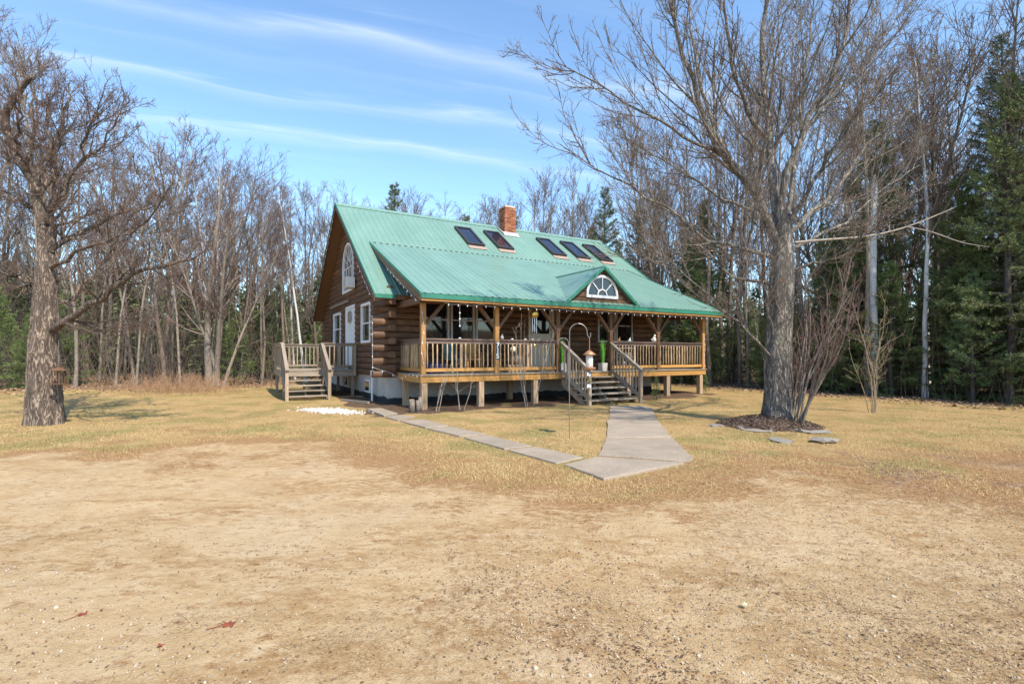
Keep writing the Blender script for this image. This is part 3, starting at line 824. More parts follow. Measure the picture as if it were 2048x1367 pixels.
# white double door on the gable
d = MB(); d.box(FX0 - .06, FX0 + .06, 6.45, 6.55, .98, 3.5).box(FX0 - .06, FX0 + .06, 8.0, 8.1, .98, 3.5).box(FX0 - .058, FX0 + .058, 6.55, 8.0, 3.4, 3.5)
d.box(FX0 - .02, FX0 + .02, 6.55, 7.265, 1.02, 3.4).box(FX0 - .02, FX0 + .02, 7.285, 8.0, 1.02, 3.4)
gd = d.build('gable_door', M['white'], house)
for a in (6.62, 7.35):
    b = MB()
    for z0, z1 in ((1.15, 1.75), (1.85, 2.6), (2.7, 3.3)): b.box(FX0 - .032, FX0 - .019, a, a + .58, z0, z1)
    b.build('door_panel', M['white'], gd)
# tall arched window with sunburst bars
AY, AZ = 7.6, 5.08
b = MB()
vs = []; fs = []; n = 24
for i in range(n + 1):
    a = math.pi * i / n
    for rr, xx in ((.91, FX0 - .09), (1.0, FX0 - .09), (1.0, FX0 + .04), (.91, FX0 + .04)): vs.append((xx, AY + rr * math.cos(a), AZ + rr * math.sin(a)))
for i in range(n):
    for j in range(4): fs.append((i*4+j, i*4+(j+1)%4, i*4+4+(j+1)%4, i*4+4+j))
b.add(vs, fs)
b.box(FX0 - .09, FX0 + .04, AY - 1, AY - .91, 4.08, AZ).box(FX0 - .09, FX0 + .04, AY + .91, AY + 1, 4.08, AZ).box(FX0 - .095, FX0 + .04, AY - .91, AY + .91, 4.08, 4.17)
aw = b.build('arched_window', M['white'], house)
MB().prism([(AY + .92 * math.cos(R(a)), AZ + .92 * math.sin(R(a))) for a in range(0, 181, 8)] + [(AY - .92, 4.1), (AY + .92, 4.1)], FX0 - .012, FX0, 'x').build('pane', M['glass'], aw)
b = MB(); b.box(FX0 - .04, FX0 - .012, AY - .91, AY + .91, AZ - .02, AZ + .02)
for a in (30, 60, 90, 120, 150): b.beam((FX0 - .026, AY + .3 * math.cos(R(a)), AZ + .3 * math.sin(R(a))), (FX0 - .026, AY + .92 * math.cos(R(a)), AZ + .92 * math.sin(R(a))), .028, .026, (1, 0, 0))
for yy in (-.45, 0, .45): b.box(FX0 - .036, FX0 - .013, AY + yy - .014, AY + yy + .014, 4.17, AZ - .02)
b.box(FX0 - .035, FX0 - .0125, AY - .91, AY + .91, 4.6, 4.63)
vs = []; fs = []
for i in range(13):
    a = math.pi * i / 12
    for rr, xx in ((.28, FX0 - .04), (.31, FX0 - .04), (.31, FX0 - .013), (.28, FX0 - .013)): vs.append((xx, AY + rr * math.cos(a), AZ + .02 + rr * math.sin(a)))
for i in range(12):
    for j in range(4): fs.append((i*4+j, i*4+(j+1)%4, i*4+4+(j+1)%4, i*4+4+j))
b.add(vs, fs); b.build('muntin', M['white'], aw)
# boards on the gable
MB().box(FX0 - .12, FX0 - .055, 7.4, 11.3, 3.66, 3.76).build('header_board', M['grey_y'], house)
MB().box(FX0 - .10, FX0 - .055, 11.2, 11.4, .95, 3.66).build('corner_board', M['trim'], house)

# porch: frame, floor boards, posts, braces, rails
PXE = 11.8; FLZ = .98
pf = MB(); pf.box(-.02, PXE, -.02, .10, .756, .945)
pf = pf.build('porch_frame', M['gold_x'], house, bevel=.006)
MB().box(-.025, .09, .104, FY - .12, .758, .943).build('side_beam', M['gold_y'], pf)
MB().box(PXE - .12, PXE + .003, .104, FY - .12, .758, .943).build('side_beam', M['gold_y'], pf)
jm = MB()
for k in range(14): jm.box(.5 + k * .8, .54 + k * .8, .104, FY - .06, .78, .94)
jm.build('joist', M['brown_z'], pf)
y = -.05; k = 0
while y < FY - .08:
    MB().box(-.04 + .01 * (k % 3), PXE + .02, y, y + .138, .948, FLZ).build('deck_board', M['grey_x'], pf); y += .144; k += 1
for s in (.1, 1.88, 3.8, 7.75, 9.72, 11.55): MB().box(s - .085, s + .085, -.005, .165, -.25, .755).build('pier_post', M['pale_z'], pf, bevel=.006)
for s in (.1, 3.8, 7.75, 11.55): MB().box(s - .08, s + .08, 1.6, 1.76, -.25, .757).build('pier_post', M['pale_z'], pf)
POSTS = (.08, 2.42, 4.68, 6.93, 9.23, 11.71)
HZ = 2.99
MB().box(-.02, PXE, .02, .14, HZ, HZ + .2).build('header_beam', M['brown_z'], house)
for x0 in (-.02, PXE - .12): MB().box(x0, x0 + .12, .143, FY - .06, HZ + .003, HZ + .19).build('header_beam', M['brown_z'], house)
for i, s in enumerate(POSTS):
    MB().box(s - .068, s + .068, .01, .146, FLZ + .002, HZ - .002).build('porch_post', M['gold_z'] if i in (0, 1, 5) else M['brown_z'], house, bevel=.006)
    for sg in (-1, 1):
        if (i == 0 and sg < 0) or (i == 5 and sg > 0): continue
        MB().beam((s + sg * .06, .078, 2.36), (s + sg * .60, .078, HZ + .01), .09, .11, (0, 1, 0)).build('brace', M['brown_z'], house)
rafters = MB()
for k in range(15):
    xx = .2 + k * .82
    ya, yb = .0, FY - .06
    rafters.prism([(ya, pz(ya) - .135), (yb, pz(yb) - .135), (yb, pz(yb) - .25), (ya, pz(ya) - .25)], xx, xx + .045, 'x')
rafters.build('rafter', M['brown_z'], proof)
# crooked peeled sticks for balusters, a few shapes shared
sticks = []
rg = np.random.default_rng(5)
for k in range(7):
    n = 7; zt = np.linspace(0, .74, n); w = np.cumsum(rg.normal(0, .0045, (n, 2)), 0); w -= np.linspace(0, 1, n)[:, None] * w[-1]
    pts = np.stack([w[:, 0], w[:, 1], zt], 1); rr = .021 * (1 + .14 * rg.normal(0, 1, n)) * rg.uniform(.85, 1.2)
    mb = MB(); mb.tube(pts, rr, 7); sticks.append(mb.mesh('baluster', M['stick'], True))
def railing_x(a, b, y):
    r = MB(); r.box(a, b, y - .02, y + .02, 1.86, 1.965); r.box(a - .0, b + .0, y - .07, y + .07, 1.968, 2.005)
    r = r.build('porch_railing', M['rail_x'], house, bevel=.004)
    MB().box(a + .01, b - .01, y - .03, y + .03, 1.06, 1.155).build('bottom_rail', M['gold_x'], r)
    n = int(round((b - a) / .143)); 
    for k in range(n):
        s = a + (k + .5) * (b - a) / n + random.uniform(-.008, .008)
        if k == n // 2: MB().box(s - .038, s + .038, y - .025, y + .02, 1.157, 1.858).build('middle_picket', M['pale_z'], r); continue
        link('baluster', random.choice(sticks), r, (s, y, 1.14), (0, random.uniform(-.012, .012), random.uniform(0, 6.28)))
def railing_y(a, b, x):
    r = MB(); r.box(x - .02, x + .02, a, b, 1.86, 1.965); r.box(x - .07, x + .07, a, b, 1.968, 2.005)
    r = r.build('porch_railing', M['rail_x'], house, bevel=.004)
    MB().box(x - .03, x + .03, a + .01, b - .01, 1.06, 1.155).build('bottom_rail', M['gold_y'], r)
    n = int(round((b - a) / .143))
    for k in range(n): link('baluster', random.choice(sticks), r, (x, a + (k + .5) * (b - a) / n, 1.14), (0, 0, random.uniform(0, 6.28)))
for a, b_ in ((0, 1), (1, 2), (3, 4), (4, 5)): railing_x(POSTS[a] + .07, POSTS[b_] - .07, .08)
railing_y(.15, FY - .1, .08); railing_y(.15, FY - .1, 11.71)

def stairs(parent, x0, x1, ytop, n, ztop, rise, run, rail_mat, step_mat, up_mat, rail_h, rail_sides):
    zb = ztop - rise * (n + 0)
    mb = MB()
    for x in (x0, x1 - .045, (x0 + x1) / 2 - .02):
        pts = [(ytop, ztop - .03), (ytop, ztop - .30)]
        pts += [(ytop - run * (n + .2), -.03), (ytop - run * (n + .9), -.03)]
        mb.prism([(p[0], p[1]) for p in [(ytop, ztop - .20), (ytop - run * (n + .6), ztop - .20 - rise * (n + .6)), (ytop - run * (n + .1), ztop - .42 - rise * (n - .3)), (ytop, ztop - .42)]], x, x + .045, 'x')
    st = mb.build('stairs', M[up_mat], parent)
    for k in range(n):
        z = ztop - rise * (k + 1); ym = ytop - run * k
        for q in range(2): MB().box(x0 - .03, x1 + .03, ym - run - .02 + q * (run / 2 + .01), ym - run - .02 + q * (run / 2 + .01) + run / 2 + .002, z - .036, z).build('tread', M[step_mat], st)
        for x in (x0 + .05, (x0 + x1) / 2 - .05, x1 - .1): MB().box(x, x + .045, ym - run * .6, ym - run * .6 + .08, z - rise + .002, z - .038).build('cleat', M[up_mat], st)
    yb = ytop - run * (n + .25)
    for x in rail_sides:
        zt_b = rail_h + ztop - rise * (n + .25) ; 
        r = MB(); r.beam((x, ytop + .02, ztop + rail_h), (x, yb - .12, zt_b - .07), .11, .038); r.beam((x, ytop - .0, ztop + rail_h - .07), (x, yb, zt_b - .07), .035, .10)
        r = r.build('stair_railing', M[rail_mat], st)
        MB().box(x - .05, x + .05, yb - .05, yb + .05, -.1, zt_b - .06).build('newel_post', M[up_mat], r)
        MB().beam((x, ytop, ztop + .02), (x, yb, ztop + .02 - rise * (n + .25) + .06), .035, .12).build('lower_rail', M[rail_mat], r)
        nb = 9
        for k in range(nb):
            f_ = (k + .7) / (nb + .4); yy = ytop + (yb - ytop) * f_; z0 = ztop + (-rise * (n + .25) + .06) * f_ - .06; z1 = ztop + rail_h - .06 - rise * (n + .25) * f_
            MB().box(x + .02, x + .055, yy - .02, yy + .02, z0, z1).build('picket', M[up_mat], r)
    return st
stairs(house, 4.78, 6.86, -.03, 5, FLZ, .165, .27, 'grey_y', 'grey_x', 'grey_z', .98, (4.78, 6.88))

# house number on the second post
def digit(ch, z):
    cu = bpy.data.curves.new('digit', 'FONT'); cu.body = ch; cu.size = .21; cu.extrude = .006; cu.align_x = 'CENTER'; cu.offset = .006
    t = bpy.data.objects.new('tmp', cu); COL.objects.link(t)
    dg = bpy.context.evaluated_depsgraph_get()
    me = bpy.data.meshes.new_from_object(t.evaluated_get(dg)); bpy.data.objects.remove(t)
    me.materials.clear(); me.materials.append(M['digit'])
    return me
nb = MB().box(2.42 - .058, 2.42 + .058, -.004, .008, 1.40, 1.93).build('number_plate', M['plate'], house)
for ch, z in (('7', 1.765), ('1', 1.60), ('5', 1.435)): link('digit', digit(ch, z), nb, (2.42, -.012, z), (R(90), 0, 0))

# ------------------------------------------------------------------ side deck on the gable
deck = empty('side_deck', H_POS, H_ROT)
tag(deck, 'weathered grey wooden deck with railing and steps at the gable door', 'deck')
SX0, SX1, SY0, SY1 = -2.96, FX0 - .07, 6.1, 8.95
b = MB(); b.box(SX0, SX1, SY0, SY0 + .045, .74, .945).box(SX0, SX1, SY1 - .045, SY1, .74, .945).box(SX0, SX0 + .045, SY0 + .045, SY1 - .045, .742, .943)
for k in range(4): b.box(SX0 + .5 + k * .55, SX0 + .54 + k * .55, SY0 + .045, SY1 - .045, .76, .944)
b.build('deck_frame', M['grey_x'], deck)
y = SY0 - .02
while y < SY1 - .05: MB().box(SX0 - .02, SX1, y, y + .138, .948, FLZ).build('deck_board', M['grey_x'], deck); y += .145
for sx, sy in ((SX0 + .06, SY0 + .06), (SX0 + .06, SY1 - .06), (-1.62, SY0 + .06), (SX1 - .12, SY0 + .06), (SX1 - .12, SY1 - .06)):
    MB().box(sx - .05, sx + .05, sy - .012, sy + .088, -.2, .739).build('deck_post', M['grey_z'], deck)
picket = MB().box(-.018, .018, -.018, .018, 0, .80).mesh('picket', M['grey_z'])
def deck_rail(p, q):
    p = Vector(p); q = Vector(q); d_ = (q - p); L = d_.length; d_.normalize()
    r = MB(); r.beam((p.x, p.y, 1.965), (q.x, q.y, 1.965), .13, .036); r.beam((p.x, p.y, 1.90), (q.x, q.y, 1.90), .04, .085); r.beam((p.x, p.y, 1.10), (q.x, q.y, 1.10), .04, .085)
    r = r.build('deck_railing', M['grey_x'] if abs(d_.x) > .5 else M['grey_y'], deck)
    n = max(2, int(L / .15))
    side = Vector((d_.y, -d_.x, 0)) * .036
    for k in range(n):
        c = p + d_ * (L * (k + .5) / n) + side; link('picket', picket, r, (c.x, c.y, 1.06))
    for c in (p, q): MB().box(c.x - .045, c.x + .045, c.y - .045, c.y + .045, .75, 1.944).build('rail_post', M['grey_z'], r)
deck_rail((-1.62, SY0 + .0, 0), (SX1 - .06, SY0 + .0, 0))
deck_rail((SX0, SY0 + .1, 0), (SX0, SY1, 0))
deck_rail((SX0 + .1, SY1, 0), (SX1 - .06, SY1, 0))
stairs(deck, SX0 + .02, -1.68, SY0 - .01, 5, FLZ, .165, .27, 'grey_y', 'grey_x', 'grey_z', .98, (SX0, -1.62))

# ------------------------------------------------------------------ things on and around the cabin
def W(s, t, z=0.0): return to_world(s, t, z)
def thing(name, label, cat, s, t, z, rz=0.0, group=None):
    return tag(empty(name, W(s, t, z), H_ROT + rz), label, cat, group)
# white vent pipe by the foundation
v = thing('vent_pipe', 'white plastic pipe standing against the grey foundation', 'pipe', FX0 - .12, 3.55, 0)
MB().tube([(0, 0, -.2), (0, 0, .5), (.01, 0, .86)], .035, 10).build('pipe', M['white'], v)
MB().tube([(.01, 0, .84), (.012, 0, 1.02)], .062, 10).build('pipe_end', M['white'], v)
# air conditioner in the arched window
ac = thing('air_conditioner', 'white air conditioner sticking out below the arched window', 'air conditioner', FX0 - .25, 6.45, 4.1)
MB().box(-.17, .15, -.30, .30, 0, .40).build('casing', M['white'], ac, bevel=.01)
g = MB()
for k in range(9): g.box(-.182, -.171, -.26, .26, .04 + k * .038, .06 + k * .038)
g.build('grille', M['vinyl'], ac)
# wreath on the gable door
wr = thing('wreath', 'pale twig wreath hanging on the white gable door', 'wreath', FX0 - .06, 7.2, 3.05)
rg = np.random.default_rng(8)
a = np.linspace(0, 2 * np.pi, 40); mb = MB()
for k in range(7):
    rr = .21 + .035 * rg.normal(0, 1) * .6; ph = rg.uniform(0, 6.28)
    mb.tube(np.stack([-.03 + .02 * np.sin(5 * a + ph), (rr + .02 * np.sin(7 * a + ph)) * np.cos(a), (rr + .02 * np.cos(6 * a)) * np.sin(a)], 1), .012, 5, False)
mb.build('twig_ring', M['dead'], wr)
# strings of white bulbs
bulb_me = MB().lathe([(.008, 0), (.015, -.012), (.017, -.05), (.012, -.085), (.004, -.09)], (0, 0, 0), 8).mesh('bulb', M['bulb'], True)
def string_lights(label, pts, n, sag, drop):
    root = tag(empty('string_lights', H_POS, H_ROT), label, 'string lights', 'strings of white bulbs on the cabin')
    P_ = np.array(pts, float); cum = np.concatenate([[0], np.cumsum(np.linalg.norm(np.diff(P_, axis=0), axis=1))])
    wire = []
    for k in range(n * 4 + 1):
        d_ = cum[-1] * k / (n * 4); q = np.array([np.interp(d_, cum, P_[:, i]) for i in range(3)])
        q[2] -= sag * abs(math.sin(math.pi * k / 8)) + random.uniform(0, .006); wire.append(q)
    MB().tube(wire, .0032, 5, False).build('wire', M['bulb'], root)
    for k in range(n): link('bulb', bulb_me, root, tuple(wire[k * 4 + 2] + np.array([0, 0, -.005])), (random.uniform(-.25, .25), random.uniform(-.25, .25), 0), (.7, .7, .7))
string_lights('string of white bulbs hung along the front porch eave', [(.5, PY0 + .06, PZ0 - .215), (PX1 - .1, PY0 + .06, PZ0 - .215)], 40, .05, 0)
string_lights('string of white bulbs along the rear slope of the gable', [(RX0 - .05, RY + .3, RZ - .45), (RX0 - .05, 2 * RY - EY - .1, EZ - .17)], 17, .02, 0)
string_lights('string of white bulbs along the front slope of the gable', [(RX0 - .05, RY - 3.9, RZ - .24 - 3.9 * SL), (RX0 - .05, EY + .3, EZ - .03)], 6, .02, 0)
string_lights('string of white bulbs under the left rake of the porch roof', [(PX0 - .05, 2.6, pz(2.6) - .2), (PX0 - .05, PY0 + .1, PZ0 - .2)], 9, .02, 0)
string_lights('string of white bulbs drooping down the log corner to the porch beam', [(FX0 - .5, FY - .12, 2.75), (FX0 - .48, FY - .12, 1.2), (-.3, FY - .5, .98), (-.06, FY - .6, .86), (-.06, .9, 1.02), (-.06, .0, .99)], 12, .04, 0)
string_lights('string of white bulbs wound down the left corner post', [(.0, -.005, 2.9), (.09, -.005, 2.3), (.0, -.005, 1.7), (.1, -.008, 1.2)], 6, .01, 0)
string_lights('string of white bulbs wound down the right corner post', [(11.72, -.005, 2.3), (11.78, -.005, 1.9), (11.72, -.005, 1.5), (11.78, -.005, 1.02)], 6, .01, 0)
# wind chimes
wc = thing('wind_chime', 'wind chime with a gold ball and silver tubes at the porch eave', 'wind chime', 3.62, -.2, 2.98)
MB().lathe([(.0, -.32), (.09, -.29), (.135, -.20), (.135, -.14), (.09, -.05), (.0, -.02)], (0, 0, 0), 18).build('ball', M['brass'], wc, True)
MB().tube([(0, 0, 0.02), (0, 0, -.03)], .006, 6).build('hook', M['iron'], wc)
for k in range(6): MB().tube([(.07 * math.cos(k * 1.05), .07 * math.sin(k * 1.05), -.27), (.07 * math.cos(k * 1.05), .07 * math.sin(k * 1.05), -.62 - .03 * k)], .011, 6).build('chime_tube', M['alu'], wc)
MB().tube([(0, 0, -.28), (0, 0, -1.1)], .004, 5).build('cord', M['iron'], wc)
MB().lathe([(.0, -1.2), (.045, -1.17), (.05, -1.13), (.0, -1.08)], (0, 0, 0), 12).build('clapper', M['brass'], wc, True)
w2 = thing('wind_chime', 'dark tubular wind chime hanging before the log wall at right', 'wind chime', 9.0, 1.2, 3.15)
MB().lathe([(.09, -.04), (.1, -.02), (.1, 0), (.06, .01)], (0, 0, 0), 12).build('top_disc', M['black'], w2)
for k in range(5): MB().tube([(.07 * math.cos(k * 1.26), .07 * math.sin(k * 1.26), -.04), (.07 * math.cos(k * 1.26), .07 * math.sin(k * 1.26), -.7 - .05 * k)], .012, 6).build('chime_tube', M['black'], w2)
MB().tube([(0, 0, -.03), (0, 0, -1.15)], .004, 5).build('cord', M['black'], w2)
# a cord with glass drops near the left window
hd = thing('hanging_ornament', 'string of small clear beads hanging before the left windows', 'ornament', 1.05, -.28, 2.98)
b = MB(); b.tube([(0, 0, 0), (0, 0, -.62)], .004, 5)
b.build('cord', M['bulb'], hd)
for z in (-.25, -.42, -.62): MB().lathe([(0, -.03), (.022, -.01), (.024, .01), (0, .03)], (0, 0, z), 10).build('bead', M['bulb'], hd, True)

# planters of artificial grass beside the steps
pot_me = MB().prism([(-.10, 0), (.10, 0), (.125, .28), (-.125, .28)], -.11, .11, 'y').mesh('pot', M['vinyl'])
rg = np.random.default_rng(12)
nb_ = 85
ang = rg.uniform(0, 6.28, nb_); rad = np.sqrt(rg.uniform(0, 1, nb_)) * .05; hh = rg.uniform(.45, .92, nb_) ; lean = rg.uniform(-.02, .12, nb_)
base = np.stack([rad * np.cos(ang), rad * np.sin(ang), np.full(nb_, .26)], 1); tip = base + np.stack([lean * np.cos(ang), lean * np.sin(ang), hh], 1)
wv = np.stack([-np.sin(ang), np.cos(ang), 0 * ang], 1) * .006
vs = np.concatenate([base - wv, base + wv, (base + tip) / 2 + wv * .9, (base + tip) / 2 - wv * .9, tip]); i = np.arange(nb_)
grass_me = fast_mesh('grass_tuft', vs, [np.stack([i, i + nb_, i + 2 * nb_, i + 3 * nb_], 1), np.stack([i + 3 * nb_, i + 2 * nb_, i + 4 * nb_], 1)], M['faux'])
for lab, s, t in (('bright green artificial grass in a pale pot right of the front steps', 6.62, .1), ('bright green artificial grass in a pale pot behind the left stair rail', 4.92, .14)):
    p = thing('planter', lab, 'planter', s, t, FLZ, group='grass planters at the steps')
    link('pot', pot_me, p); link('grass_tuft', grass_me, p)

# shepherd hook with a tube feeder
sh = tag(empty('shepherd_hook', (1.05, 9.12, 0)), 'tall double shepherd hook of black rod standing in the lawn', 'hook')
sh.rotation_euler = (0, 0, R(4))
def arc(cx_, cz_, r_, a0, a1, n=14): return [(cx_ + r_ * math.cos(R(a0 + (a1 - a0) * k / n)), 0, cz_ + r_ * math.sin(R(a0 + (a1 - a0) * k / n))) for k in range(n + 1)]
MB().tube([(0, 0, -.3), (0, 0, 1.0), (.004, 0, 1.95)] + arc(.165, 1.95, .165, 180, 22) + [(.335, 0, 1.90), (.36, 0, 1.86), (.39, 0, 1.87), (.395, 0, 1.95)], .0085, 7).build('rod', M['iron'], sh)
MB().tube([(-.012, 0, .9), (-.014, 0, 1.75)] + arc(-.115, 1.75, .10, 0, 150) + [(-.225, 0, 1.74)], .007, 7).build('side_arm', M['iron'], sh)
bf = tag(empty('bird_feeder', (1.05 + .37, 9.145, 1.56)), 'copper roofed tube bird feeder hanging from the shepherd hook', 'bird feeder')
MB().tube([(0, 0, .0), (0, 0, .31)], .008, 6).build('hanger', M['copper'], bf)
MB().lathe([(.115, -.02), (.12, -.01), (.06, .04), (.012, .07)], (0, 0, 0), 20).build('roof', M['copper'], bf, True)
MB().lathe([(.062, -.24), (.065, -.235), (.065, -.02), (.06, -.015)], (0, 0, 0), 18).build('seed_tube', M['seed'], bf, True)
MB().lathe([(.06, -.295), (.10, -.285), (.125, -.25), (.118, -.245), (.07, -.265)], (0, 0, 0), 20).build('tray', M['copper'], bf, True)
MB().lathe([(.0, -.36), (.018, -.35), (.02, -.32), (.012, -.295)], (0, 0, 0), 10).build('finial', M['iron'], bf, True)

# porch furniture and ornaments
def chair(label, s, t, rz, mat, cat='chair'):
    c = thing('porch_chair', label, cat, s, t, FLZ, rz)
    MB().box(-.26, .26, -.26, .24, .40, .45).build('seat', M[mat], c, bevel=.01)
    b = MB()
    for k in range(5): b.box(-.245 + k * .1, -.155 + k * .1, .22, .25, .47, 1.0 + .04 * math.sin(k * .785))
    b.box(-.26, .26, .215, .245, .62, .68)
    b.build('backrest', M[mat], c)
    for sx in (-.24, .2):
        for sy in (-.25, .2): MB().box(sx, sx + .045, sy, sy + .045, 0, .398).build('leg', M[mat], c)
        MB().box(sx - .02, sx + .06, -.28, .24, .62, .65).build('armrest', M[mat], c)
        MB().box(sx, sx + .04, -.25, -.21, .452, .618).build('arm_post', M[mat], c)
chair('teal slatted chair on the porch before the left windows', 1.55, 1.35, 0.3, 'teal')
chair('honey coloured wooden chair on the porch beside the teal chair', 2.1, 1.1, -0.15, 'tanwood')
bg = thing('storage_bag', 'navy fabric bag on the porch floor at the left end', 'bag', .75, .75, FLZ)
MB().box(-.3, .3, -.2, .2, 0, .34).build('body', M['navy'], bg, bevel=.06)
MB().tube([(-.15, -.2, .3), (-.12, -.21, .45), (.12, -.21, .45), (.15, -.2, .3)], .012, 6).build('handle', M['navy'], bg)
st = thing('carved_stump', 'carved wooden stump standing on the porch left of the door', 'stump', 4.05, 1.25, FLZ)
MB().lathe([(.17, 0), (.15, .08), (.13, .3), (.14, .6), (.165, .85), (.15, .9)], (0, 0, 0), 14).build('trunk', M['tanwood'], st, True)
MB().lathe([(.18, .9), (.185, .92), (.18, .94)], (0, 0, 0), 14).build('top', M['tanwood'], st)
def bird(name, label, s, t, z, sc, body, head, rz=0.0, group=None):
    b_ = thing(name, label, 'figurine', s, t, z, rz, group); b_.scale = (sc, sc, sc)
    MB().lathe([(.0, 0), (.05, .005), (.075, .05), (.07, .11), (.04, .16), (.03, .175)], (0, 0, 0), 14).build('body', body, b_, True)
    MB().lathe([(.0, .16), (.035, .175), (.042, .205), (.03, .24), (.0, .25)], (.02, -.01, 0), 12).build('head', head, b_, True)
    MB().add([(.055, -.03, .20), (.055, .01, .20), (.055, -.01, .215), (.095, -.015, .2)], [(0, 1, 2), (0, 3, 1), (1, 3, 2), (2, 3, 0)]).build('beak', M['orange'], b_)
    MB().add([(-.05, -.03, .06), (-.05, .03, .06), (-.055, 0, .11), (-.14, 0, .09)], [(0, 1, 2), (0, 3, 1), (1, 3, 2), (2, 3, 0)]).build('tail', body, b_)
RT = 2.006
bird('bird_figurine', 'orange duck figurine on the right porch rail', 7.35, .08, RT, .62, M['orange'], M['orange'])
bird('bird_figurine', 'small white bird figurine on the right porch rail', 7.85, .08, RT, .6, M['white'], M['white'])
bird('owl_figurine', 'cream owl figurine on the rail beside the right middle post', 9.05, .08, RT, 1.15, M['seed'], M['seed'])
bird('bird_figurine', 'grey and white bird figurine on the rail right of the number post', 2.62, .08, RT, .72, M['seed'], M['stone'], 1.2)
bird('goose_figurine', 'grey goose figurine standing on the porch behind the middle rail', 3.3, .5, FLZ + .25, 2.4, M['stone'], M['white'], 2.4)
MB().box(-.3, .3, -.16, .16, 0, .25).build('crate', M['grey_x'], tag(empty('wooden_crate', W(3.3, .5, FLZ), H_ROT), 'low wooden crate under the goose figurine on the porch', 'crate'))
rock_me = []
def rock_mesh(name, seed, mat, flat=1.0, sub=2):
    import bmesh
    bm = bmesh.new(); bmesh.ops.create_icosphere(bm, subdivisions=sub, radius=1.0); rg_ = random.Random(seed)
    for v_ in bm.verts: v_.co *= 1 + rg_.uniform(-.18, .18); v_.co.z *= flat
    me_ = bpy.data.meshes.new(name); bm.to_mesh(me_); bm.free(); me_.materials.append(mat); return me_
pebble = rock_mesh('pebble', 3, M['white'], .7)
for lab, s in (('white rounded pebble on the left porch rail', 1.22), ('dark pinkish pebble on the rail near the goose', 2.98), ('white pebble on the middle rail before the chime', 3.45), ('largest white pebble on the middle rail', 3.72), ('flat pale pebble on the middle rail before the door', 3.98)):
    o = tag(link('rail_pebble', pebble, None, W(s, .08, RT + .02), (0, 0, s), (.045, .04, .03)), lab, 'pebble', 'pebbles on the porch rail')
ws = thing('wire_stand', 'white wire plant stand with small pots behind the right rail', 'plant stand', 8.0, .55, FLZ)
b = MB()
for sx in (-.45, .45):
    for sy in (-.12, .12): b.tube([(sx, sy, 0), (sx, sy, .85)], .01, 6)
for z in (.15, .48, .8):
    for sy in (-.12, 0, .12): b.tube([(-.45, sy, z), (.45, sy, z)], .008, 5)
b.build('frame', M['white'], ws)
for k, (x, z) in enumerate(((-.3, .16), (.0, .16), (.3, .16), (-.2, .49), (.2, .49))): MB().lathe([(.06, 0), (.085, .14), (.09, .15)], (x, 0, z), 12).build('pot', [M['stone'], M['white'], M['orange']][k % 3], ws, True)
# little tag on the stair newel
tg = thing('garden_sign', 'small blue white metal sign with a yellow flower on the left newel', 'sign', 4.72, -1.5, .55)
MB().box(-.075, .075, -.006, .006, 0, .11).build('plate', M['bulb'], tg, bevel=.003)
MB().box(-.07, .07, -.006, .006, .36, .46).build('plate', M['bulb'], tg, bevel=.003)
b = MB()
for k in range(5): a = k * 1.2566; b.add([(0, -.014, .22), (.07 * math.cos(a - .3), -.014, .22 + .07 * math.sin(a - .3)), (.085 * math.cos(a), -.02, .22 + .085 * math.sin(a)), (.07 * math.cos(a + .3), -.014, .22 + .07 * math.sin(a + .3))], [(0, 1, 2, 3)])
b.build('flower', M['brass'], tg)
# cut logs beside the corner pier
for k, (dx, dy, h_, r_) in enumerate(((0, 0, .33, .075), (.15, -.05, .30, .06), (.26, .06, .38, .055))):
    lg = tag(empty('firewood_log', W(-.35 + dx, -.25 + dy, 0), H_ROT), ['thickest short cut log standing left of the corner pier', 'middle short cut log standing left of the corner pier', 'tallest thin cut log standing nearest the corner pier'][k], 'log', 'cut logs beside the corner pier')
    MB().tube([(0, 0, -.05), (.01, 0, h_ * .5), (.0, .01, h_)], [r_ * 1.05, r_, r_ * .97], 12).build('bark', M['bark_grey'], lg, True)
    MB().lathe([(r_ * .9, h_), (r_ * .88, h_ + .004)], (0, .01, 0), 12).build('cut_face', M['pale_z'], lg)

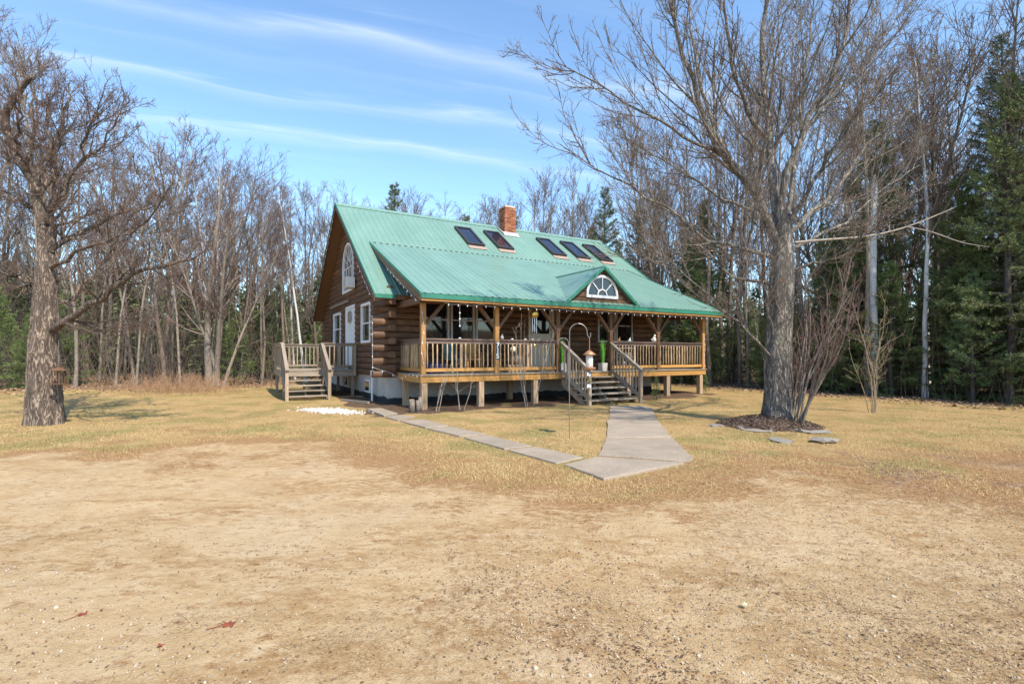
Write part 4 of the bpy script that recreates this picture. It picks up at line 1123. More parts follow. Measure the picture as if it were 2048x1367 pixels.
# ------------------------------------------------------------------ trees
def grow(rng, P, Rr, specs):
    """specs: one dict per further branch order; returns [(P, R), ...] with the given order first"""
    out = [(P, Rr)]
    for sp in specs:
        B, N, _ = P.shape
        L = np.linalg.norm(np.diff(P, axis=1), axis=2).sum(1)
        n = sp['n']
        cnt = np.maximum(1, np.round(n * (L / (L.mean() + 1e-9)) ** sp.get('lp', 0.5) * rng.uniform(.75, 1.25, B))).astype(int)
        pid = np.repeat(np.arange(B), cnt); C = len(pid)
        t = sp['t0'] + (sp['t1'] - sp['t0']) * rng.uniform(0, 1, C) ** sp.get('tp', 0.9)
        x = t * (N - 1); i0 = np.clip(np.floor(x).astype(int), 0, N - 2); fr = (x - i0)[:, None]
        p0 = P[pid, i0] * (1 - fr) + P[pid, i0 + 1] * fr
        tg_ = P[pid, i0 + 1] - P[pid, i0]; tg_ /= np.linalg.norm(tg_, axis=1, keepdims=True) + 1e-9
        r0 = Rr[pid, i0] * (1 - fr[:, 0]) + Rr[pid, i0 + 1] * fr[:, 0]
        rv = rng.normal(0, 1, (C, 3)); perp = rv - (rv * tg_).sum(1, keepdims=True) * tg_; perp /= np.linalg.norm(perp, axis=1, keepdims=True) + 1e-9
        an = np.radians(rng.normal(sp['ang'], sp.get('asd', 10), C))[:, None]
        d = tg_ * np.cos(an) + perp * np.sin(an)
        ln = L[pid] * sp['len'] * (1 - sp.get('tf', .55) * t) * rng.uniform(.55, 1.25, C)
        ln = np.clip(ln, sp.get('lmin', .05), sp.get('lmax', 99))
        K = sp['N']; Q = np.zeros((C, K, 3)); Q[:, 0] = p0
        for k in range(1, K):
            d = d + rng.normal(0, sp.get('wob', .12), (C, 3)); d[:, 2] += sp.get('up', .08)
            d /= np.linalg.norm(d, axis=1, keepdims=True)
            Q[:, k] = Q[:, k - 1] + d * (ln / (K - 1))[:, None]
        rs = np.maximum(r0 * sp['rr'] * rng.uniform(.7, 1.1, C), sp['rmin'])
        tap = np.linspace(1, sp.get('tip', .3), K)[None]
        Rq = np.maximum(rs[:, None] * tap, sp['rmin'] * .6)
        P, Rr = Q, Rq
        out.append((P, Rr))
    return out

def tree_mesh(name, levels, sides, mats, mi):
    V = []; Fc = []; I = []; o = 0
    for (P, Rr), k, m_ in zip(levels, sides, mi):
        v_, f_ = tubes(P, Rr, k); V.append(v_); Fc.append(f_ + o); I.append(np.full(len(f_), m_)); o += len(v_)
    return fast_mesh(name, np.concatenate(V), np.concatenate(Fc), mats, True, np.concatenate(I))

def resample(pts, n):
    pts = np.array(pts, float); d = np.concatenate([[0], np.cumsum(np.linalg.norm(np.diff(pts, axis=0), axis=1))])
    t = np.linspace(0, d[-1], n); q = np.stack([np.interp(t, d, pts[:, i]) for i in range(3)], 1)
    for _ in range(2): q[1:-1] = (q[:-2] + 2 * q[1:-1] + q[2:]) / 4
    return q

def trunk_mesh(name, pts, rad, mat, seed, k=44, n=110, ridge=.05, flare=.45, lean=0):
    """an old trunk: root flare, bark ridges and hollows in real relief"""
    P = resample(pts, n)
    h = np.linspace(0, 1, n); z = P[:, 2] - P[0, 2]
    rr = np.interp(h, np.linspace(0, 1, len(rad)), rad)
    T = np.gradient(P, axis=0); T /= np.linalg.norm(T, axis=1, keepdims=True)
    U = np.cross(T, np.array([0, 1.0, 0])); U /= np.linalg.norm(U, axis=1, keepdims=True); V_ = np.cross(T, U)
    a = np.arange(k) * 2 * np.pi / k
    A, Z = np.meshgrid(a, z)
    xx, yy = np.cos(A), np.sin(A)
    nz = vnoise(A * 7 / (2 * np.pi) * 4 , Z * 1.6, seed, 1.0) * .6 + vnoise(A * 44 / (2 * np.pi), Z * 3.2, seed + 1, 1.0)
    lob = .12 * np.cos(5 * A + seed) + .08 * np.cos(3 * A + 1.3 * seed)
    fl_ = flare * np.exp(-Z / .28) * (1 + 2.2 * lob)
    rad2 = rr[:, None] * (1 + ridge * nz + .05 * vnoise(A * 1.2, Z * .8, seed + 3, 1.0) + fl_ + .25 * lob * np.exp(-Z / 1.5))
    vs = P[:, None] + rad2[:, :, None] * (xx[:, :, None] * U[:, None] + yy[:, :, None] * V_[:, None])
    i = np.arange(n - 1)[:, None] * k; j = np.arange(k)[None]; j2 = (j + 1) % k
    f = np.stack([i + j, i + j2, i + k + j2, i + k + j], -1).reshape(-1, 4)
    return fast_mesh(name, vs.reshape(-1, 3), f, mat, True)

# the big maple on the right
YT = 11.0
def limb(px_list, dy, r0, r1, n=14, Y0=YT):
    m_ = len(px_list); pts = [pix(u, v, Y0 + dy * k / (m_ - 1)) for k, (u, v) in enumerate(px_list)]
    return resample(pts, n), np.linspace(r0, r1, n)
limbs = [
 limb([(1550, 480), (1535, 430), (1505, 378), (1434, 302), (1401, 213), (1382, 142), (1359, 85), (1335, 0), (1318, -90)], -1.0, .17, .03),
 limb([(1470, 335), (1430, 265), (1406, 189), (1387, 109), (1375, 30), (1370, -70)], .9, .085, .02),
 limb([(1475, 330), (1430, 303), (1382, 283), (1316, 241), (1236, 194), (1165, 146), (1090, 118)], -1.4, .07, .012),
 limb([(1560, 470), (1550, 425), (1548, 331), (1534, 265), (1524, 189), (1527, 95), (1529, 0), (1532, -110)], 1.0, .19, .04),
 limb([(1535, 280), (1505, 246), (1482, 189), (1463, 128), (1453, 47), (1446, -60)], -1.5, .09, .02),
 limb([(1560, 420), (1567, 369), (1595, 283), (1647, 189), (1685, 95), (1704, 0), (1715, -80)], -.8, .14, .03),
 limb([(1600, 280), (1638, 217), (1718, 142), (1779, 61), (1830, -10)], 1.4, .07, .015),
 limb([(1576, 470), (1610, 435), (1647, 411), (1704, 331), (1789, 246), (1879, 132)], .4, .10, .015),
 limb([(1570, 455), (1620, 380), (1665, 290), (1740, 200), (1800, 130)], -1.8, .09, .015),
 limb([(1548, 515), (1500, 500), (1411, 487), (1364, 435), (1288, 392), (1198, 340), (1113, 284)], -1.2, .075, .012),
 limb([(1545, 565), (1497, 563), (1462, 551), (1432, 531), (1390, 480), (1350, 430), (1290, 400)], 1.3, .065, .012),
 limb([(1548, 720), (1530, 700), (1500, 667), (1452, 629), (1411, 589), (1370, 551), (1330, 500), (1280, 455)], -1.5, .05, .010),
 limb([(1552, 710), (1544, 653), (1531, 602), (1522, 551), (1517, 500), (1508, 400), (1495, 310)], -.9, .045, .010),
 limb([(1575, 545), (1623, 527), (1674, 517), (1720, 480), (1790, 430)], -1.2, .045, .010),
 limb([(1575, 430), (1590, 350), (1600, 250), (1610, 150), (1625, 40), (1632, -60)], 2.2, .09, .02),
 limb([(1552, 450), (1500, 420), (1440, 400), (1380, 350), (1300, 310), (1240, 270)], 2.4, .08, .014),
 limb([(1580, 500), (1640, 470), (1700, 440), (1760, 380), (1840, 330)], 2.0, .07, .012),
]
rng = np.random.default_rng(42)
LP = np.stack([l[0] for l in limbs]); LR = np.stack([l[1] for l in limbs]) * .58
LP[:, 2:-1] += rng.normal(0, .035, LP[:, 2:-1].shape)
maple = tag(empty('maple_tree', (5.88, YT, 0)), 'huge bare spreading tree with thick rough trunk on the mulch mound', 'tree')
tp = np.array([pix(1557, 845, YT), pix(1556, 780, YT), pix(1557, 700, YT), pix(1562, 600, YT), pix(1566, 520, YT), pix(1566, 470, YT), pix(1560, 410, YT)])
tp[0, 2] = -.1
off = np.array([5.88, YT, 0.0])
link('trunk', trunk_mesh('trunk', tp - off, [.31, .285, .27, .255, .24, .195, .10], M['bark_maple'], 3, flare=.5), maple)
lv = grow(rng, LP - off, LR, [
    dict(n=18, t0=.12, t1=.98, ang=33, asd=11, len=.50, rr=.45, rmin=.010, N=10, wob=.07, up=.09, lmin=.6, tip=.25),
    dict(n=10, t0=.10, t1=1.0, ang=34, asd=11, len=.42, rr=.5, rmin=.0062, N=6, wob=.09, up=.08, lmin=.25, tip=.45),
    dict(n=4.5, t0=.12, t1=1.0, ang=38, asd=14, len=.45, rr=.6, rmin=.0042, N=3, wob=.12, up=.06, lmin=.12, lmax=.6, tip=.55)])
link('crown', tree_mesh('crown', lv, (12, 6, 4, 3), [M['bark_maple'], M['twig_grey']], (0, 0, 1, 1)), maple)
# the long dead limb pointing right
dl, dr_ = limb([(1590, 485), (1640, 480), (1742, 473), (1817, 454), (1907, 416)], -.6, .03, .008)
dl2, dr2 = limb([(1817, 454), (1860, 462), (1925, 486), (1978, 494)], -.9, .014, .005)
dd = grow(rng, np.stack([dl, dl2]) - off, np.stack([dr_, dr2]), [dict(n=7, t0=.3, t1=1, ang=50, len=.14, rr=.5, rmin=.004, N=5, wob=.15, up=.0, lmin=.1)])
tag(link('dead_limb', tree_mesh('dead_limb', dd, (8, 4), [M['dead']], (0, 0)), maple), 'bleached dead limb pointing right')
# young suckers growing against its trunk
sk = tag(empty('sucker_shrub', (6.05, 10.62, .1)), 'leafless reddish shrub of many stems against the big trunk', 'shrub')
rngs = np.random.default_rng(77)
def shrub(rng, n, h, spread, r0, N=12):
    a = rng.uniform(0, 6.28, n); lean = rng.uniform(.05, spread, n)
    P = np.zeros((n, N, 3)); d = np.stack([np.cos(a) * lean, np.sin(a) * lean, np.ones(n)], 1); d /= np.linalg.norm(d, axis=1, keepdims=True)
    P[:, 0] = np.stack([np.cos(a), np.sin(a), 0 * a], 1) * rng.uniform(.02, .16, (n, 1)); P[:, 0, 2] = -.05
    L = h * rng.uniform(.5, 1.1, n)
    for k in range(1, N):
        d = d + rng.normal(0, .07, (n, 3)); d /= np.linalg.norm(d, axis=1, keepdims=True); P[:, k] = P[:, k - 1] + d * (L / (N - 1))[:, None]
    return P, np.linspace(1, .3, N)[None] * (r0 * rng.uniform(.6, 1.2, n))[:, None]
P_, R_ = shrub(rngs, 15, 3.7, .5, .026)
P_[:, :, 0] += np.linspace(0, 1, 12)[None] * .5
sl = grow(rngs, P_, R_, [dict(n=12, t0=.2, t1=1, ang=32, len=.38, rr=.5, rmin=.005, N=7, wob=.08, up=.10, lmin=.2), dict(n=6, t0=.15, t1=1, ang=34, len=.4, rr=.6, rmin=.003, N=4, wob=.1, up=.08, lmin=.1)])
link('stems', tree_mesh('stems', sl[:1], (7,), [M['bark_grey']], (0,)), sk)
link('twigs', tree_mesh('twigs', sl[1:], (4, 3), [M['twig_wine']], (0, 0)), sk)
# small sapling further right
sp_ = tag(empty('sapling', (9.59, 13.27, 0)), 'thin pale leafless sapling standing alone in the right lawn', 'sapling')
P_, R_ = shrub(rngs, 6, 2.9, .24, .014)
sl = grow(rngs, P_, R_, [dict(n=11, t0=.2, t1=1, ang=38, len=.33, rr=.5, rmin=.005, N=6, wob=.1, up=.08, lmin=.15), dict(n=5, t0=.2, t1=1, ang=38, len=.4, rr=.6, rmin=.0035, N=4, wob=.12, up=.05, lmin=.08)])
link('stems', tree_mesh('stems', sl[:1], (7,), [M['twig_tan']], (0,)), sp_)
link('twigs', tree_mesh('twigs', sl[1:], (4, 3), [M['twig_tan']], (0, 0)), sp_)
# little bare shrubs in front of the porch
for lab, s, t, n, h in (('thin bare shrub before the left porch bay', 1.0, -.55, 3, 1.6), ('taller bare shrub before the middle porch bay', 3.15, -.6, 5, 2.6), ('low bare stems beside the corner pier', .25, -.5, 3, 1.2)):
    q = W(s, t); o = tag(empty('bare_shrub', q), lab, 'shrub', 'bare shrubs before the porch')
    P_, R_ = shrub(rngs, n, h, .25, .013)
    sl = grow(rngs, P_, R_, [dict(n=5, t0=.3, t1=1, ang=38, len=.3, rr=.5, rmin=.004, N=6, wob=.12, up=.05, lmin=.12), dict(n=3, t0=.2, t1=1, ang=38, len=.4, rr=.6, rmin=.003, N=4, wob=.12, up=.04, lmin=.06)])
    link('stems', tree_mesh('stems', sl[:1], (6,), [M['dead']], (0,)), o); link('twigs', tree_mesh('twigs', sl[1:], (4, 3), [M['dead']], (0, 0)), o)

# the old tree on the left
YL = 11.1
oldt = tag(empty('old_tree', (-10.4, YL, 0)), 'old bare tree with flaking bark and a broken limb at the left edge', 'tree')
off2 = np.array([-10.4, YL, 0.0])
tp = np.array([pix(92, 850, YL), pix(90, 770, YL), pix(88, 690, YL), pix(90, 610, YL), pix(93, 520, YL), pix(84, 440, YL), pix(66, 365, YL), pix(38, 320, YL), pix(14, 265, YL), pix(-5, 215, YL), pix(-20, 160, YL)]); tp[0, 2] = -.15
link('trunk', trunk_mesh('trunk', tp - off2, [.32, .30, .275, .24, .20, .135, .10, .085, .07, .05, .03], M['bark_old'], 9, n=150, flare=.22, ridge=.075), oldt)
LL = lambda *a: limb(*a, Y0=YL)
limbs = [
 LL([(95, 665), (111, 659), (148, 632), (182, 605), (219, 578), (256, 545), (330, 535), (410, 501)], -.9, .11, .018),
 LL([(100, 500), (128, 481), (161, 467), (188, 450), (209, 434), (256, 420), (330, 413)], .8, .08, .014),
 LL([(90, 575), (60, 562), (30, 552), (0, 545), (-50, 520)], -.5, .08, .02),
 LL([(75, 400), (110, 330), (125, 250), (135, 200), (140, 160)], 1.2, .07, .012),
 LL([(85, 450), (130, 380), (165, 300), (190, 240), (205, 190)], -1.2, .06, .010),
 LL([(90, 620), (150, 590), (210, 520), (260, 440), (300, 380)], 1.6, .07, .010),
 LL([(60, 350), (30, 280), (40, 230), (20, 180)], -1.4, .06, .010),
 LL([(80, 420), (20, 400), (-40, 370)], .9, .05, .012),
 LL([(95, 540), (150, 500), (230, 480), (300, 440), (350, 360)], -1.8, .06, .010),
 LL([(70, 380), (100, 290), (90, 230), (95, 180)], .2, .06, .010),
 LL([(100, 640), (160, 650), (220, 660), (290, 640)], 1.2, .035, .008),
 LL([(98, 505), (106, 460), (112, 400), (104, 340), (112, 280), (128, 225), (130, 175)], .7, .13, .012),
 LL([(105, 420), (150, 340), (200, 290), (235, 240), (262, 200)], .4, .06, .010),
 LL([(80, 430), (60, 300), (70, 230), (60, 170), (66, 140)], .9, .07, .010),
]
LP = np.stack([l[0] for l in limbs]); LR = np.stack([l[1] for l in limbs]) * .78; LP[:, 2:-1] += rng.normal(0, .04, LP[:, 2:-1].shape)
lv = grow(rng, LP - off2, LR, [
    dict(n=17, t0=.12, t1=.98, ang=45, asd=14, len=.40, rr=.42, rmin=.010, N=9, wob=.14, up=.09, lmin=.35, tip=.3),
    dict(n=9, t0=.12, t1=1.0, ang=42, asd=14, len=.42, rr=.55, rmin=.0055, N=6, wob=.16, up=.07, lmin=.2, tip=.4),
    dict(n=6, t0=.15, t1=1.0, ang=42, asd=14, len=.45, rr=.6, rmin=.0036, N=3, wob=.16, up=.06, lmin=.10, lmax=.5, tip=.5)])
link('crown', tree_mesh('crown', lv, (10, 6, 4, 3), [M['bark_old'], M['twig_grey'], M['twig_red']], (0, 0, 1, 2)), oldt)
bl, br = LL([(12, 262), (8, 230), (18, 212), (35, 190), (50, 165), (62, 153)], -.3, .085, .05)
MB().tube((bl - off2).tolist(), br, 10).build('broken_limb', M['bark_old'], oldt, True)
# bird feeder hanging on it
bf2 = tag(empty('lantern_feeder', tuple(pix(117, 768, YL - .25))), 'small roofed wooden bird feeder hanging by the left tree', 'bird feeder')
MB().lathe([(.16, .29), (.165, .30), (.08, .35), (.03, .37), (.03, .42)], (0, 0, 0), 6).build('roof', M['brown_z'], bf2)
MB().box(-.13, .13, -.1, .1, 0, .02).build('tray', M['brown_z'], bf2)
for sx in (-.09, .07):
    for sy in (-.08, .06): MB().box(sx, sx + .02, sy, sy + .02, .02, .29).build('corner_post', M['brown_z'], bf2)
MB().tube([(0, 0, .42), (0, 0, .95)], .006, 5).build('cord', M['iron'], bf2)

# ---- prototypes for the woods
def bare_proto(seed, h, r0, first, nb, ang, blen, up, fine=1.0, lean=.02):
    g = np.random.default_rng(seed); N = 14
    d = np.array([g.normal(0, lean), g.normal(0, lean), 1.0]); P = np.zeros((1, N, 3)); P[0, 0] = (0, 0, -.2)
    for k in range(1, N):
        d = d + np.array([g.normal(0, .035), g.normal(0, .035), .03]); d /= np.linalg.norm(d); P[0, k] = P[0, k - 1] + d * (h + .2) / (N - 1)
    Rr = (r0 * np.linspace(1, .10, N) ** .85)[None]; Rr[0, 0] *= 1.35
    lv = grow(g, P, Rr, [
        dict(n=nb, t0=first, t1=.99, ang=ang, asd=9, len=blen, rr=.42, rmin=.012, N=8, wob=.07, up=up, tf=.62, lmin=.4, tp=.8, tip=.25),
        dict(n=8 * fine, t0=.15, t1=1, ang=36, asd=10, len=.42, rr=.5, rmin=.007, N=5, wob=.09, up=.08, lmin=.2, tip=.5),
        dict(n=5 * fine, t0=.15, t1=1, ang=38, asd=12, len=.5, rr=.6, rmin=.0045, N=4, wob=.1, up=.06, lmin=.15, lmax=.7, tip=.6)])
    return lv
PROTO = []
for k, (seed, h, r0, first, nb, ang, bl_, up, bk_, tw) in enumerate([
    (1, 11.5, .082, .30, 34, 38, .36, .09, 'bark_grey', 'twig_red'), (2, 10.0, .062, .38, 30, 34, .36, .10, 'bark_grey', 'twig_grey'),
    (3, 12.5, .095, .42, 32, 36, .34, .09, 'bark_brown', 'twig_red'), (4, 9.0, .045, .30, 26, 42, .30, .07, 'bark_grey', 'twig_grey'),
    (5, 11.0, .08, .45, 26, 36, .28, .10, 'bark_birch', 'twig_red'), (6, 10.0, .10, .22, 38, 40, .44, .10, 'bark_brown', 'twig_grey')]):
    lv = bare_proto(seed, h, r0, first, nb, ang, bl_, up)
    t_ = tree_mesh('trunk', lv[:1], (9,), [M[bk_]], (0,)); c_ = tree_mesh('crown', lv[1:], (5, 3, 3), [M[bk_ if bk_ != 'bark_birch' else 'bark_grey'], M[tw]], (0, 1, 1))
    PROTO.append((t_, c_, h))

def conifer_proto(seed, h, rb, first, whorl, droop, matn, nlen, dens, tuft=False, k0=5):
    g = np.random.default_rng(seed); N = 10
    P = np.zeros((1, N, 3)); P[0, :, 2] = np.linspace(-.2, h, N); P[0, 1:, :2] += g.normal(0, .03, (N - 1, 2)); Rr = (np.linspace(1, .06, N) * (.011 * h + .03))[None]
    zs = []; z = first * h
    while z < h * .985: zs += [z + g.normal(0, .03) for _ in range(g.integers(k0 - 1, k0 + 2))]; z += whorl * (1 - .45 * z / h) * g.uniform(.8, 1.2)
    zs = np.array(zs); B = len(zs); a = g.uniform(0, 6.28, B); f = 1 - zs / h
    L = rb * (f ** .75) * g.uniform(.6, 1.12, B) * np.clip(.55 + (zs / h - first) * 5, .55, 1) + .12
    K = 8; Q = np.zeros((B, K, 3)); Q[:, 0] = np.stack([0 * a, 0 * a, zs], 1)
    el = .25 + .6 * (zs / h) - droop * f
    for k in range(1, K):
        e = el - droop * .5 * f * np.sin(k / K * 3.1) + .35 * (k / K) ** 2
        a2 = a + g.normal(0, .04, B); d = np.stack([np.cos(a2) * np.cos(e), np.sin(a2) * np.cos(e), np.sin(e)], 1); Q[:, k] = Q[:, k - 1] + d * (L / (K - 1))[:, None]
    Rb = np.linspace(1, .25, K)[None] * (.006 + .011 * L)[:, None]
    # side sprays, kept near the plane of the branch
    n2 = np.maximum(3, np.round(L * dens)).astype(int); pid = np.repeat(np.arange(B), n2); C = len(pid)
    t = g.uniform(.18, 1, C) ** .8; x = t * (K - 1); i0 = np.clip(x.astype(int), 0, K - 2); fr = (x - i0)[:, None]
    p0 = Q[pid, i0] * (1 - fr) + Q[pid, i0 + 1] * fr; tg_ = Q[pid, i0 + 1] - Q[pid, i0]; tg_ /= np.linalg.norm(tg_, axis=1, keepdims=True)
    sd = np.cross(tg_, [0, 0, 1.0]); sd /= np.linalg.norm(sd, axis=1, keepdims=True) + 1e-9; sg = g.choice([-1, 1], C)[:, None]
    d = tg_ * .75 + sd * sg * g.uniform(.3, .9, (C, 1)) + np.array([0, 0, 1.0]) * g.normal(-.10 if not tuft else .15, .16, (C, 1)); d /= np.linalg.norm(d, axis=1, keepdims=True)
    l2 = (L[pid] * .34 * (1.15 - t) + .09) * g.uniform(.7, 1.2, C)
    # needles
    nn = (17 if nlen < .09 else 14) if not tuft else 16
    q = np.repeat(np.arange(C), nn); m_ = len(q); s = g.uniform(.05 if not tuft else .45, 1.05, m_)
    b0 = p0[q] + d[q] * (l2[q] * s)[:, None]; b0[:, 2] -= .12 * l2[q] * s ** 2
    rv = g.normal(0, 1, (m_, 3)); nd = d[q] * (.9 if not tuft else .7) + rv * (.55 if not tuft else .6); nd /= np.linalg.norm(nd, axis=1, keepdims=True)
    ln = nlen * g.uniform(.6, 1.3, m_); wv = np.cross(nd, g.normal(0, 1, (m_, 3))); wv /= np.linalg.norm(wv, axis=1, keepdims=True) + 1e-9
    wv *= (nlen * (.085 if not tuft else .05)); tip = b0 + nd * ln[:, None]; mid = b0 + nd * (ln * .45)[:, None]
    i = np.arange(m_)
    crown = fast_mesh('crown', np.concatenate([b0, mid + wv, tip, mid - wv]), np.stack([i, i + m_, i + 2 * m_, i + 3 * m_], 1), M[matn])
    twg = np.stack([p0, p0 + d * (l2 * .95)[:, None]], 1)
    br_ = tree_mesh('branches', [(Q, Rb), (twg, np.full((C, 2), .004))], (4, 3), [M['bark_con']], (0, 0))
    return (tree_mesh('trunk', [(P, Rr)], (9,), [M['bark_con']], (0,)), crown, br_, h)
SPRUCE = conifer_proto(11, 14.0, 2.5, .04, .34, .55, 'needle_spruce', .085, 17)
FIRS = [conifer_proto(12, 7.0, 1.75, .03, .26, .35, 'needle_fir', .095, 15), conifer_proto(13, 5.0, 1.5, .02, .24, .25, 'needle_fir', .09, 16), conifer_proto(14, 9.0, 1.9, .12, .34, .45, 'needle_spruce', .105, 14)]
PINE = conifer_proto(15, 8.0, 2.1, .12, .52, .05, 'needle_pine', .17, 8, True)

def put_bare(pid, x, y, sc, rz, label, group, name='bare_tree', tilt=(0, 0)):
    t_, c_, h = PROTO[pid]
    o = tag(empty(name, (x, y, float(ground_z(np.array(x), np.array(y)))), rz), label, 'tree', group); o.scale = (sc * random.uniform(.9, 1.15), sc * random.uniform(.9, 1.15), sc); o.rotation_euler = (tilt[0], tilt[1], rz)
    link('trunk', t_, o); link('crown', c_, o); return o
def put_con(pr, x, y, sc, rz, label, group, name='fir_tree', wide=1.0):
    t_, c_, b_, h = pr
    o = tag(empty(name, (x, y, float(ground_z(np.array(x), np.array(y)))), rz), label, 'tree', group); o.scale = (sc * wide, sc * wide, sc)
    link('trunk', t_, o); link('crown', c_, o); link('branches', b_, o); return o

# single trees that stand out
put_con(SPRUCE, *pix(2120, 810, 15.4)[:2], 1.05, .7, 'very tall dark spruce cut by the right edge', None, 'spruce_tree')
put_con(SPRUCE, 17.3, 17.6, .92, 2.1, 'second dark spruce behind the tall one at the right edge', None, 'spruce_tree')
put_con(PINE, *pix(1945, 800, 16.3)[:2], .52, .3, 'soft light green young pine at the edge of the right woods', None, 'pine_tree')
put_con(FIRS[1], *to_world(8.15, -.9)[:2], .16, .3, 'tiny fir seedling right of the front steps', None, 'fir_seedling')
put_con(FIRS[1], *to_world(12.4, .5)[:2], .15, 1.3, 'tiny fir seedling right of the porch corner', None, 'fir_seedling')
sn = tag(empty('birch_snag', (*pix(1748, 790, 18.9)[:2], 0)), 'straight white dead birch trunk with a broken top right of the big tree', 'tree')
MB().tube([(0, 0, -.2), (.02, 0, 2), (-.03, .02, 4.5), (-.02, .0, 6.6), (.02, 0, 8.0)], [.13, .12, .115, .11, .10], 14).build('trunk', M['bark_birch'], sn, True)
MB().lathe([(.10, 8.0), (.08, 8.12), (.05, 8.32), (.0, 8.36)], (.02, 0, 0), 8).build('broken_top', M['dead'], sn)
for lab, u, Y, sc, tl, pid in (('thin white birch leaning left behind the multi stemmed tree', 418, 24.5, .95, (0, -.05), 4), ('white birch leaning left beside the gable of the cabin', 612, 26.0, .85, (0, -.14), 4), ('second white birch leaning left beside the gable', 590, 28.5, .85, (0, -.10), 4), ('slender leaning birch in the woods right of the white snag', 1890, 19.5, .9, (0, -.16), 4), ('curving birch beside the tall right spruce', 1995, 17.8, .95, (0, .03), 4)):
    q = pix(u, 785, Y); put_bare(pid, q[0], q[1], sc, random.uniform(0, 6), lab, None, 'birch_tree', tl)
# the many stemmed tree at the edge of the left woods
ms = tag(empty('multi_stemmed_tree', (*pix(432, 780, 21.8)[:2], .1)), 'bare tree with several grey stems from one base left of the cabin', 'tree')
for k in range(5):
    lv = bare_proto(60 + k, 9.6 - .8 * k, .16 - .022 * k, .25, 24, 34, .34, .10)
    tl = Matrix.Rotation(.05 + .07 * k, 4, 'Y') if k % 2 else Matrix.Rotation(-.03 - .05 * k, 4, 'Y')
    rot = (0, (.04 + .055 * k) * (1 if k % 2 else -1), .9 * k)
    link('stem', tree_mesh('stem', lv[:1], (9,), [M['bark_grey']], (0,)), ms, (.13 * (k - 2), .05 * (k % 3), 0), rot)
    link('crown', tree_mesh('crown', lv[1:], (5, 3, 3), [M['bark_grey'], M['twig_red']], (0, 1, 1)), ms, (.13 * (k - 2), .05 * (k % 3), 0), rot)

# the woods themselves
rng = np.random.default_rng(2024)
pts = []
HB = lambda x, y: (lambda s, t: -1.6 < s < 13.2 and -1 < t < 15.5)(*to_local(x, y))
tries = 0
def okpt(x, y, dmin):
    if HB(x, y): return False
    if x < 2 and to_local(x, y)[0] > -4.5 and to_local(x, y)[1] < 10 and to_local(x, y)[0] < 13: return False
    return all((x - a) ** 2 + (y - b) ** 2 > dmin ** 2 for a, b in pts)
ZONES = [(-999, 60, 'at the far left edge'), (60, 240, 'right of the old tree'), (240, 400, 'left of the multi stemmed tree'), (400, 640, 'beside the cabin gable'),
         (640, 1000, 'above the roof left of the chimney'), (1000, 1330, 'above the roof right of the chimney'), (1330, 1540, 'between porch and big tree'), (1540, 1745, 'between big tree and white snag'), (1745, 1930, 'right of the white snag'), (1930, 9999, 'by the tall right spruce')]
KIND = ['reddish twigged grey', 'fine twigged grey', 'tall dark brown', 'thin small', 'white barked birch', 'wide crowned brown']
def tree_label(u, d, what):
    zone = [z_ for a, b, z_ in ZONES if a <= u < b][0]
    row = 'in the front row' if d < 3 else ('a few rows in' if d < 9 else 'deep in the woods')
    return f'{what} {row} {zone}'
while len(pts) < 300 and tries < 30000:
    tries += 1
    u = rng.uniform(-250, 2330); d = rng.exponential(7.5)
    if d > 24: continue
    # walk along the sight line to the wood edge, then d metres in
    k = (u - 1024) / 997.5; Ys = np.linspace(8, 60, 300); e = np.nonzero(Ys > wood_edge(k * Ys))[0]
    if len(e) == 0: continue
    Y = Ys[e[0]] + .4 + d; x = k * Y
    if not okpt(x, Y, 1.05 + .02 * d): continue
    pts.append((x, Y))
    z = 'L' if u < 640 else ('B' if u < 1330 else 'R')
    # heights follow the skyline of the photograph
    top = np.interp(u, [-250, 0, 120, 250, 400, 540, 700, 1000, 1200, 1350, 1700, 1900, 2330], [60, 70, 110, 250, 330, 400, 410, 410, 320, 190, 90, 100, 20])
    hh = (708.5 - top) / 997.5 * Y + 1.5
    con = rng.uniform() < {'L': .16, 'B': .16, 'R': .26}[z]
    rz = rng.uniform(0, 6.28)
    if con:
        if z == 'R': pr = FIRS[rng.choice([0, 1, 2, 2])]; sc = rng.uniform(.75, 1.25)
        elif z == 'L': pr = FIRS[rng.choice([0, 1])]; sc = rng.uniform(.35, .8)
        else: pr = FIRS[2]; sc = rng.uniform(.8, 1.15) * min(1.25, hh / 9.0)
        put_con(pr, x, Y, sc, rz, tree_label(u, d, 'evergreen'), 'evergreens of the woods', 'evergreen_tree', rng.uniform(.85, 1.15))
    else:
        pid = int(rng.choice([0, 1, 2, 3, 5, 0, 1, 2, 3, 5, 3, 3, 4])); 
        sc = min(1.45, hh / PROTO[pid][2]) * (rng.uniform(.86, 1.1) if z == 'R' else rng.uniform(.74, 1.05))
        put_bare(pid, x, Y, sc, rz, tree_label(u, d, KIND[pid] + ' bare tree'), 'bare trees of the woods', 'bare_tree', (rng.normal(0, .035), rng.normal(0, .035)))
# a green wall of young firs along the right edge
for k in range(32):
    u = rng.uniform(1335, 2200); kx = (u - 1024) / 997.5; Ys = np.linspace(8, 60, 300); e = np.nonzero(Ys > wood_edge(kx * Ys))[0]
    d = rng.uniform(.8, 5.5); Y = Ys[e[0]] + d
    put_con(FIRS[rng.choice([0, 1, 1])], kx * Y, Y, rng.uniform(.45, 1.15), rng.uniform(0, 6), tree_label(u, d, 'bushy young fir'), 'young firs along the right woods', 'evergreen_tree', 1.1)

